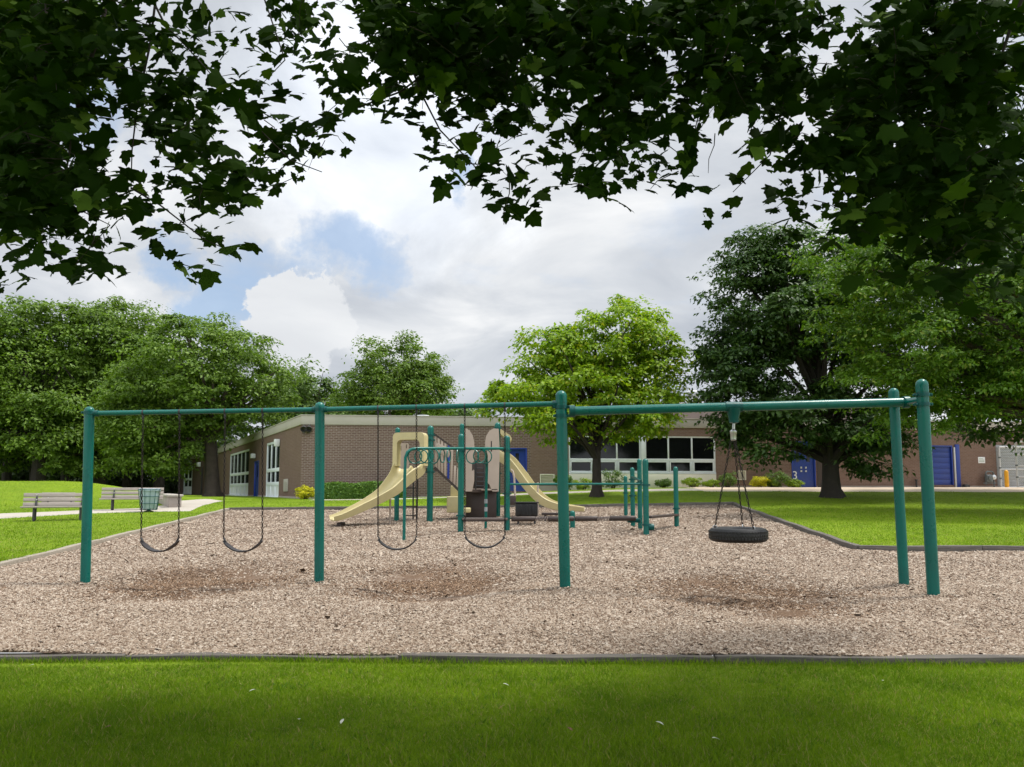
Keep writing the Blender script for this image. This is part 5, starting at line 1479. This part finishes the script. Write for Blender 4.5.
# centre climber and skirt
a = at(*z1(622, 470), 23.3); b = at(*z1(752, 566), 23.3); gb = gz(a.x, 23.3)
m = MB(); m.box(((a.x + b.x) / 2, 23.3, (a.z + gb) / 2 - .02), (b.x - a.x, .06, a.z - gb), None, .015); o = m.build('skirt_panel', M['brownplas'], play)
m = MB(); m.box(((a.x + b.x) / 2, 23.15, a.z + .02), (b.x - a.x + .1, .3, .05), None, .012); m.build('deck_edge', M['panel'], play)
m = MB(); x0 = at(*z1(664, 400), 22.9).x; x1 = at(*z1(700, 400), 22.9).x; zt0 = at(*z1(680, 345), 22.9).z
m.tube([(x0, 22.9, ZLO), (x0, 22.9, zt0)], .022, 6); m.tube([(x1, 22.9, ZLO), (x1, 22.9, zt0)], .022, 6)
for k in range(5): m.tube([(x0, 22.9, ZLO + .1 + k * .13), (x1, 22.9, ZLO + .1 + k * .13)], .018, 6)
m.build('climbing_ladder', M['darkmetal'], play)
m = MB(); zb_ = ZLO + .02; m.box(((x0 + x1) / 2, 23.9, (ZLO + zt0 - .05) / 2 + .02), (x1 - x0 + .25, .04, zt0 - ZLO - .06), None, .01); m.build('back_panel', M['brownplas'], play)
# right hand slide with its hood
mids = [(362, 255, 24.3, 1.3), (430, 300, 24.2, 1.2), (500, 375, 24.1, 1.0), (570, 470, 24.0, 1.0), (650, 548, 23.9, 1.0), (740, 586, 23.8, .9), (840, 596, 23.7, .7), (922, 601, 23.65, .5)]
path = []
for x, y, Y, w in mids:
    p = at(*zc(x, y), Y); path.append((p + Vector((0, 0, -.04)), 1, w))
slide(path, .36, .20, 1, 'slide')
pts = [at(*zc(x, y), 23.95) for x, y in ((386, 88), (448, 128), (460, 152), (448, 172), (386, 120))]
m = MB(); m.prism(pts, (0, .75, 0)); m.build('slide_hood', M['tan'], play, smooth=30)
q = at(*zc(625, 600), 23.7); m = MB(); m.tube([(q.x, 23.6, gz(q.x, 23.6) - .05), (q.x, 23.6, at(*zc(625, 430), 23.6).z)], .030, 8); m.build('slide_leg', M['panel'], play)
q = at(*zc(835, 610), 23.7); m = MB(); m.box((q.x, 23.7, gz(q.x, 23.7) + .08), (.10, .4, .26), None, .015); m.build('slide_foot', M['brownplas'], play)
# curved tan grab rail beside post
pts = [at(*zc(x, y), 23.4) for x, y in ((452, 348), (466, 360), (474, 400), (478, 470), (480, 520))]; m = MB(); m.tube(pts, .03, 8); m.build('grab_rail', M['panel'], play)
q = at(*zc(462, 545), 22.9); m = MB(); m.box((q.x, 22.9, q.z), (.22, .3, .28), None, .03); m.build('transfer_step', M['brownplas'], play)
# ring ladder
legx, legy = z1(360, 685); YL = yb(legx, legy)
zbar = at(*z1(500, 293), 18.0).z
A1 = at(*z1(360, 330), YL); fx = PFf[0]
pts = [Vector((at(*z1(358, 680), YL).x, YL, gz(A1.x, YL) - .1)), at(*z1(361, 420), YL), at(*z1(364, 330), YL), at(*z1(372, 308), YL + .02), at(*z1(388, 296), YL + .06), at(*z1(410, 292), YL + .12)]
e1 = at(*z1(600, 292), (YL + YF_) / 2 + .1); e2 = at(*z1(785, 292), YF_ - .05)
m = MB(); m.tube([*pts, e1, e2], .034, 12); m.build('overhead_bar', M['teal'], play)
# second leg rises from the mulch behind and joins the bar
b0 = at(*z1(706, 625), 19.9); j = at(*z1(700, 300), 18.35)
m = MB(); m.tube([(b0.x, 19.9, gz(b0.x, 19.9) - .1), at(*z1(708, 480), 19.9), at(*z1(711, 370), 19.85), at(*z1(709, 320), 19.6), at(*z1(704, 298), 19.2), j], .036, 10); m.build('overhead_bar', M['teal'], play)
m = MB()
for k in range(2):                                 # pale worn grips on it
    a = at(*z1(707, 560 - k * 34), 19.9); m = MB(); m.tube([a, a + Vector((0, 0, .11))], .041, 10); m.build('grip', M['meter_l'], play)
for zx, rr, ang in ((405, 30, 20), (432, 30, -15), (455, 29, 12), (486, 30, -40), (522, 28, 72), (549, 28, 78), (588, 28, 84), (650, 30, -25), (680, 29, 30), (702, 30, 8)):
    s = (zx - 410) / (785 - 410); P_ = at(*z1(zx, 292), np.interp(zx, [360, 410, 600, 785], [YL, YL + .12, (YL + YF_) / 2 + .1, YF_ - .05]))
    Rr = rr / 4.2625 / F * P_.y; a = R(ang)
    m = MB(); m.ring(P_ + Vector((0, 0, -Rr - .02)), (math.sin(a), -math.cos(a), 0), Rr, .014, 22, 7); m.build('ring', M['teal'], play)
# dark step between the two front posts
a = at(*z1(603, 592), YD); b = at(*z1(795, 592), YF_); m = MB(); m.bar(a, b, .28, .055, bevel=.015); m.build('step_plank', M['plank'], play)
m = MB(); m.bar(a + Vector((.05, -.1, -.045)), b + Vector((-.05, -.1, -.045)), .06, .03); m.build('step_bracket', M['brownplas'], play)
# crawl panel
a = at(*zc(482, 562), 20.9); b = at(*zc(626, 648), 20.9)
m = MB(); m.box(((a.x + b.x) / 2, 21.1, (a.z + b.z) / 2), (b.x - a.x, .4, a.z - b.z), None, .035, 3)
for k in range(3): m.box((a.x + (b.x - a.x) * (k + 1) / 4, 20.892, (a.z + b.z) / 2), (.05, .02, (a.z - b.z) * .8), None, .008)
m.box(((a.x + b.x) / 2, 21.1, a.z + .01), (b.x - a.x + .06, .46, .03), None, .01)
m.build('crawl_box', M['rubber'], play)
for x in (.08, (b.x - a.x) - .08):
    m = MB(); m.tube([(a.x + x, 21.1, gz(a.x, 21.1) - .1), (a.x + x, 21.1, b.z + .05)], .03, 8); m.build('leg', M['darkmetal'], play)
q0 = at(*zc(650, 632), 22.0); q1 = at(*zc(760, 632), 22.0); m = MB(); m.bar(q0, q1 + Vector((.4, 0, 0)), .3, .07, bevel=.015); m.build('step_plank', M['brownplas'], play)
for q in (q0, q1): 
    m = MB(); m.tube([(q.x + .1, 22, gz(q.x, 22) - .1), (q.x + .1, 22, q.z - .02)], .035, 8); m.build('leg', M['darkmetal'], play)
# handrail and balance logs to the right cluster
YQ = yb(645, 534.8)
m = MB(); m.tube([at(509, 484.3, YF_), at(575, 484.0, (YF_ + YQ) / 2), at(640, 484.0, YQ + .2)], .026, 10); m.build('handrail', M['teal'], play)
yb_ = lambda px: np.interp(px, [508, 640], [YF_ - .02, YQ + .4])
for x0, x1 in ((511.5, 535.5), (548, 574), (574.6, 597.5), (609.5, 636)):
    a = at(x0, 519 - (x0 - 511) * .006, yb_(x0)); b = at(x1, 519 - (x1 - 511) * .006, yb_(x1)); m = MB(); m.tube([a, a.lerp(b, .03), a.lerp(b, .97), b], [.05, .062, .062, .05], 12); m.build('balance_log', M['brownplas'], play)
    m = MB(); k = a.lerp(b, .08); m.lathe(k + Vector((0, -.06, 0)), [(.0, -.012), (.018, -.01), (.02, .01)], 10, axis=(0, -1, 0)); m.build('bolt', M['steel'], play)
for x0, x1 in ((535.5, 548), (597.5, 609.5)):
    a = at(x0, 519, yb_(x0)); b = at(x1, 518.6, yb_(x1)); pts = []
    for i in range(8 * 10 + 1):
        t = i / 80; c = a.lerp(b, t); w = i / 10 * 2 * math.pi; pts.append(c + Vector((0, math.cos(w) * .052, math.sin(w) * .052)))
    m = MB(); m.tube(pts, .011, 5); m.build('spring', M['springm'], play)
ppost(572.4, 528.5, 510.5, .066)
# right cluster
ppost(645.2, 534.8, 458.6, .068, dx=.2, collars=(.62, 1.55)); ppost(639.3, 530.5, 458.8, .058, collars=(.6,)); ppost(632.2, 526.3, 467.4, .060, collars=(.32, .75)); ppost(625.4, 515.2, 475.8, .060, collars=(.55,)); ppost(675.5, 527.0, 466.6, .062, collars=(1.1,))
m = MB(); m.tube([at(632, 476.5, yb(632, 526.3) - .05), at(641, 481, YQ + .3)], .03, 8); m.build('brace', M['teal_worn'], play)
m = MB(); m.tube([at(626, 483, yb(625.4, 515.2)), at(640, 484.2, YQ + .5)], .024, 8); m.build('brace', M['teal_worn'], play)
a = at(648, 517.2, YQ + .1); b = at(675.5, 514.8, yb(675.5, 527)); m = MB(); m.bar(a, b, .2, .055, bevel=.012); m.build('step_plank', M['brownplas'], play)
m = MB(); q = at(650.5, 527, YQ + .02); m.lathe(q, [(.0, -.08), (.07, -.08), (.08, -.05), (.08, .05), (.07, .08), (0, .08)], 14, axis=(1, 0, 0)); m.build('post_clamp', M['teal_worn'], play)
m = MB(); q = at(634, 520.5, YQ + .6); m.box(q, (.32, .2, .10), None, .02); m.build('foot_pod', M['teal_worn'], play)

# ------------------------------------------------------------------ benches, trash can, low wall
def bench(name, label, loc, w, rotz, group, back_h=.76):
    t = thing(name, label, 'bench', loc, group); t.rotation_euler = (0, 0, rotz)
    o = Vector(loc)
    for k in range(3):
        m = MB(); z = back_h - .06 - k * .13; m.box(o + Vector((0, .16 - k * .028 + .0, z)), (w, .04, .105), Matrix.Rotation(R(-12), 3, 'X'), .008); m.build('back_slat', M['slat'], t)
    for k in range(3):
        m = MB(); m.box(o + Vector((0, -.30 + k * .13, .37)), (w, .11, .04), None, .008); m.build('seat_slat', M['slat'], t)
    for x in (-w * .30, w * .40):
        m = MB(); m.tube([o + Vector((x, -.27, -.05)), o + Vector((x, -.27, .35))], .034, 8); m.build('leg', M['darkmetal'], t)
        m = MB(); m.tube([o + Vector((x, .0, -.05)), o + Vector((x, .02, .35)), o + Vector((x, .19, back_h - .02))], .028, 8); m.bar(o + Vector((x, -.33, .335)), o + Vector((x, .04, .335)), .05, .03); m.build('arm_frame', M['darkmetal'], t)
        for k in range(3):
            pass
    for x in (-w * .30, w * .40):
        for k in range(3):
            m = MB(); m.lathe(o + Vector((x, .135 - k * .028, back_h - .06 - k * .13)), [(.0, .03), (.018, .028), (.02, 0)], 8, axis=(0, -1, 0)); m.build('bolt', M['steel'], t)
    return t
BG = 'slatted benches by the path'
p = at_ground(55, 520, lawn_z); bench('park_bench', 'weathered slatted bench nearest of the three, by the path left of the first swing post', p, 57 / F * p.y, R(24), BG)
Yb2 = 26.5; p = at(132, 505, Yb2); p.z = gz(p.x, Yb2, lawn_z); bench('park_bench', 'slatted bench between the first swing post and the trash can, across the path', p, 56 / F * Yb2, R(20), BG)
Yb3 = 28.5; p = at(57.5, 505, Yb3); p.z = at(57.5, 492.3, Yb3).z - .86; bench('park_bench', 'short bench half hidden behind the nearest bench, at the foot of the mound', p, 29 / F * Yb3, R(22), BG, .86)
Yt2 = yb(148, 514.2); p = at(148.5, 514, Yt2); p.z = gz(p.x, Yt2, lawn_z)
tr = thing('trash_can', 'green wire trash can with pale blue grey liner beside the path', 'trash can', p)
rt = 9.6 / F * Yt2; ht = at(148, 488.6, Yt2).z - p.z
m = MB(); m.lathe(p, [(.01, .10), (rt * .70, .10), (rt * .74, .14), (rt * .97, ht * .93), (rt * 1.05, ht * .95), (rt * 1.05, ht * .90), (rt * 1.0, ht * .99), (rt * .93, ht * 1.0), (rt * .90, ht * .92), (rt * .66, .16), (.01, .16)], 28)
for v in m.bm.verts:
    a = math.atan2(v.co.y - p.y, v.co.x - p.x); v.co.x += .010 * math.sin(a * 9); v.co.z += .006 * math.sin(a * 7)
m.build('liner', M['bluegrey'], tr)
m = MB()
for k in range(12):
    a = 2 * math.pi * k / 12; e = Vector((math.cos(a), math.sin(a), 0)); m.bar(p + e * rt * .80 + Vector((0, 0, .06)), p + e * rt * 1.06 + Vector((0, 0, ht * .97)), .009, .016)
for z, r_ in ((.07, .79), (ht * .36, .89), (ht * .66, .97), (ht * .97, 1.07)): m.ring(p + Vector((0, 0, z)), (0, 0, 1), rt * r_, .010, 28, 6)
m.build('wire_basket', M['teal_worn'], tr)
m = MB(); m.tube([p + Vector((0, 0, -.05)), p + Vector((0, 0, .10))], .06, 10); m.lathe(p, [(.14, .0), (.14, .03), (.06, .05)], 14); m.build('stand', M['darkmetal'], tr)
# low stone wall where the walkway starts
a = at_ground(175, 507.5, lawn_z); b = at(162, 500, a.y + 4.5)
m = MB(); zb0 = gz(a.x, a.y, lawn_z) - .1; zt0 = at(178, 494.5, a.y).z
m.bar((a.x, a.y, (zb0 + zt0 - .08) / 2), (b.x, b.y, (zb0 + zt0 - .08) / 2), .42, zt0 - .08 - zb0, bevel=.02)
lw = thing('low_wall', 'low weathered stone seat wall beside the walkway, right of the trash can', 'wall', (a.x, a.y, zb0))
m.build('wall', M['pinkstone'], lw)
m = MB(); m.bar((a.x + .03, a.y - .05, zt0 - .038), (b.x - .03, b.y + .05, zt0 - .038), .52, .08, bevel=.015); m.build('coping', M['cream'], lw)
# ------------------------------------------------------------------ sky, sun, camera
SUN_EL, SUN_AZ = R(64), R(75)                        # azimuth from +Y (straight ahead), negative = left
w = bpy.data.worlds.new('World'); scene.world = w; w.use_nodes = True
nt = w.node_tree; bg = nt.nodes['Background']
sky = N(nt, 'ShaderNodeTexSky'); sky.sky_type = 'NISHITA'; sky.sun_disc = False; sky.sun_elevation = SUN_EL; sky.sun_rotation = SUN_AZ
sky.air_density = 1.0; sky.dust_density = 1.2; sky.ozone_density = 1.0
dirv = N(nt, 'ShaderNodeTexCoord').outputs['Generated']
sp = N(nt, 'ShaderNodeSeparateXYZ'); L(nt, dirv, sp.inputs[0])
zc_ = mathn(nt, 'ADD', mathn(nt, 'MAXIMUM', sp.outputs[2], 0.0), .22)
cb = N(nt, 'ShaderNodeCombineXYZ'); L(nt, mathn(nt, 'DIVIDE', sp.outputs[0], zc_), cb.inputs[0]); L(nt, mathn(nt, 'DIVIDE', sp.outputs[1], zc_), cb.inputs[1])
P_ = cb.outputs[0]
big = noise(nt, 1.15, 8, .58, P_, .25); med = noise(nt, 1.7, 9, .55, P_, .5); soft = noise(nt, .8, 3, .5, P_)
def skydir(px, py): return ray(px, py).normalized()
wn = N(nt, 'ShaderNodeTexNoise'); wn.inputs['Scale'].default_value = 7.0; wn.inputs['Detail'].default_value = 7; wn.inputs['Roughness'].default_value = .62; L(nt, dirv, wn.inputs['Vector'])
ws = N(nt, 'ShaderNodeVectorMath', operation='MULTIPLY_ADD'); L(nt, wn.outputs['Color'], ws.inputs[0]); ws.inputs[1].default_value = (.20, .20, .20); L(nt, dirv, ws.inputs[2])
wo = N(nt, 'ShaderNodeVectorMath', operation='SUBTRACT'); L(nt, ws.outputs[0], wo.inputs[0]); wo.inputs[1].default_value = (.10, .10, .10)
wz = N(nt, 'ShaderNodeVectorMath', operation='NORMALIZE'); L(nt, wo.outputs[0], wz.inputs[0]); warped = wz.outputs[0]
def spot(px, py, ang, soft_=.6):
    n = N(nt, 'ShaderNodeVectorMath', operation='DOT_PRODUCT'); L(nt, warped, n.inputs[0]); n.inputs[1].default_value = skydir(px, py)
    mr = N(nt, 'ShaderNodeMapRange'); mr.interpolation_type = 'SMOOTHSTEP'; L(nt, n.outputs['Value'], mr.inputs[0])
    mr.inputs[1].default_value = math.cos(R(ang)); mr.inputs[2].default_value = math.cos(R(ang * (1 - soft_))); mr.inputs[3].default_value = 0; mr.inputs[4].default_value = 1
    return mr.outputs[0]
holes = None
for px, py, a in ((334, 256, 3.8), (258, 296, 5.0), (232, 302, 4.4), (370, 262, 3.0), (470, 185, 2.2), (60, 60, 5), (180, 250, 2.5)):
    h = spot(px, py, a, .95); holes = h if holes is None else mathn(nt, 'MAXIMUM', holes, h)
puff = None
for px, py, a in ((285, 314, 3.6), (302, 322, 3.0), (268, 325, 3.0), (318, 338, 3.2)):
    h = spot(px, py, a, .6); puff = h if puff is None else mathn(nt, 'MAXIMUM', puff, h)
# cloud cover: overcast broken by blue holes with ragged edges
hb = mathn(nt, 'MULTIPLY', holes, mathn(nt, 'ADD', mathn(nt, 'MULTIPLY', med, 2.4), -.42), clamp=True)
natural = ramp(nt, big, [(.30, (.55,) * 3), (.44, (1, 1, 1))])
hole_r = ramp(nt, hb, [(.18, (0, 0, 0)), (.9, (.72,) * 3)])
cover = mathn(nt, 'SUBTRACT', natural, hole_r, clamp=True)
pr = ramp(nt, mathn(nt, 'MULTIPLY', puff, mathn(nt, 'ADD', med, .45)), [(.25, (0, 0, 0)), (.55, (1, 1, 1))])
cover = mathn(nt, 'MAXIMUM', cover, pr)
# cloud brightness: grey bellies, white edges, bright round the hidden sun
sd_ = Vector((math.sin(SUN_AZ) * math.cos(SUN_EL), math.cos(SUN_AZ) * math.cos(SUN_EL), math.sin(SUN_EL)))
n = N(nt, 'ShaderNodeVectorMath', operation='DOT_PRODUCT'); L(nt, dirv, n.inputs[0]); n.inputs[1].default_value = sd_
glow = mathn(nt, 'POWER', mathn(nt, 'MAXIMUM', n.outputs['Value'], 0.0), 4.0)
base = ramp(nt, mathn(nt, 'ADD', mathn(nt, 'MULTIPLY', med, .6), mathn(nt, 'MULTIPLY', soft, .4)), [(.37, (3.7, 4.0, 4.5)), (.50, (5.1, 5.35, 5.7)), (.60, (6.9, 7.0, 7.1))])
near = spot(385, 118, 13, .95)
def mrange(v, a, b, lo, hi):
    q = N(nt, 'ShaderNodeMapRange'); q.interpolation_type = 'SMOOTHSTEP'; L(nt, v, q.inputs[0])
    for i, k in enumerate((a, b, lo, hi)): q.inputs[i + 1].default_value = k
    return q.outputs[0]
zen = mrange(sp.outputs[2], .52, .95, 0, 1.1)          # a cloudy sky is brightest overhead; added above view to lift the lawns
opp = mrange(sp.outputs[1], .1, -.7, 0, 1.0)           # brightness added to the unseen sky behind the viewer, lighting the facades
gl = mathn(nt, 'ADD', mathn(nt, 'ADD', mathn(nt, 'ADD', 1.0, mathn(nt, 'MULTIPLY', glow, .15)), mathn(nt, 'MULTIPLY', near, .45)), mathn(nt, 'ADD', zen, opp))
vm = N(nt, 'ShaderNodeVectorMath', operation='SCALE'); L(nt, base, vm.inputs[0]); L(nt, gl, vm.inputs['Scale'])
cl = mixc(nt, mathn(nt, 'MULTIPLY', pr, .55), vm.outputs[0], (6.8, 6.9, 7.0))
skyc = N(nt, 'ShaderNodeVectorMath', operation='SCALE'); L(nt, sky.outputs[0], skyc.inputs[0]); skyc.inputs['Scale'].default_value = 1.0
blue = mixc(nt, .35, skyc.outputs[0], (3.3, 5.2, 8.0))
fin = mixc(nt, cover, blue, cl)
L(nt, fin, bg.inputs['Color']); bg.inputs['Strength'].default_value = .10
sun = bpy.data.lights.new('sun', 'SUN'); sun.energy = 3.0; sun.angle = R(10); sun.color = (1, .95, .87)
so_ = bpy.data.objects.new('sun', sun); COL.objects.link(so_); so_.rotation_euler = (-sd_).to_track_quat('-Z', 'Y').to_euler()
cam = bpy.data.cameras.new('camera'); co = bpy.data.objects.new('camera', cam); COL.objects.link(co)
cam.sensor_width = 36; cam.sensor_fit = 'HORIZONTAL'; cam.lens = F / 1024 * 36; cam.shift_y = (CY - 383.5) / 1024; cam.clip_start = .05; cam.clip_end = 3000
co.location = (0, 0, CAM_H); co.rotation_euler = (math.pi / 2 + PITCH, 0, 0)
scene.camera = co
vs = scene.view_settings; vs.view_transform = 'Standard'; vs.look = 'None'; vs.gamma = 1; vs.exposure = 0.44; vs.use_curve_mapping = False
scene.render.engine = 'CYCLES'
scene.cycles.use_denoising = True
scene.cycles.max_bounces = 8; scene.cycles.diffuse_bounces = 4; scene.cycles.transmission_bounces = 4; scene.cycles.transparent_max_bounces = 6
scene.cycles.use_adaptive_sampling = True; scene.cycles.adaptive_threshold = .02
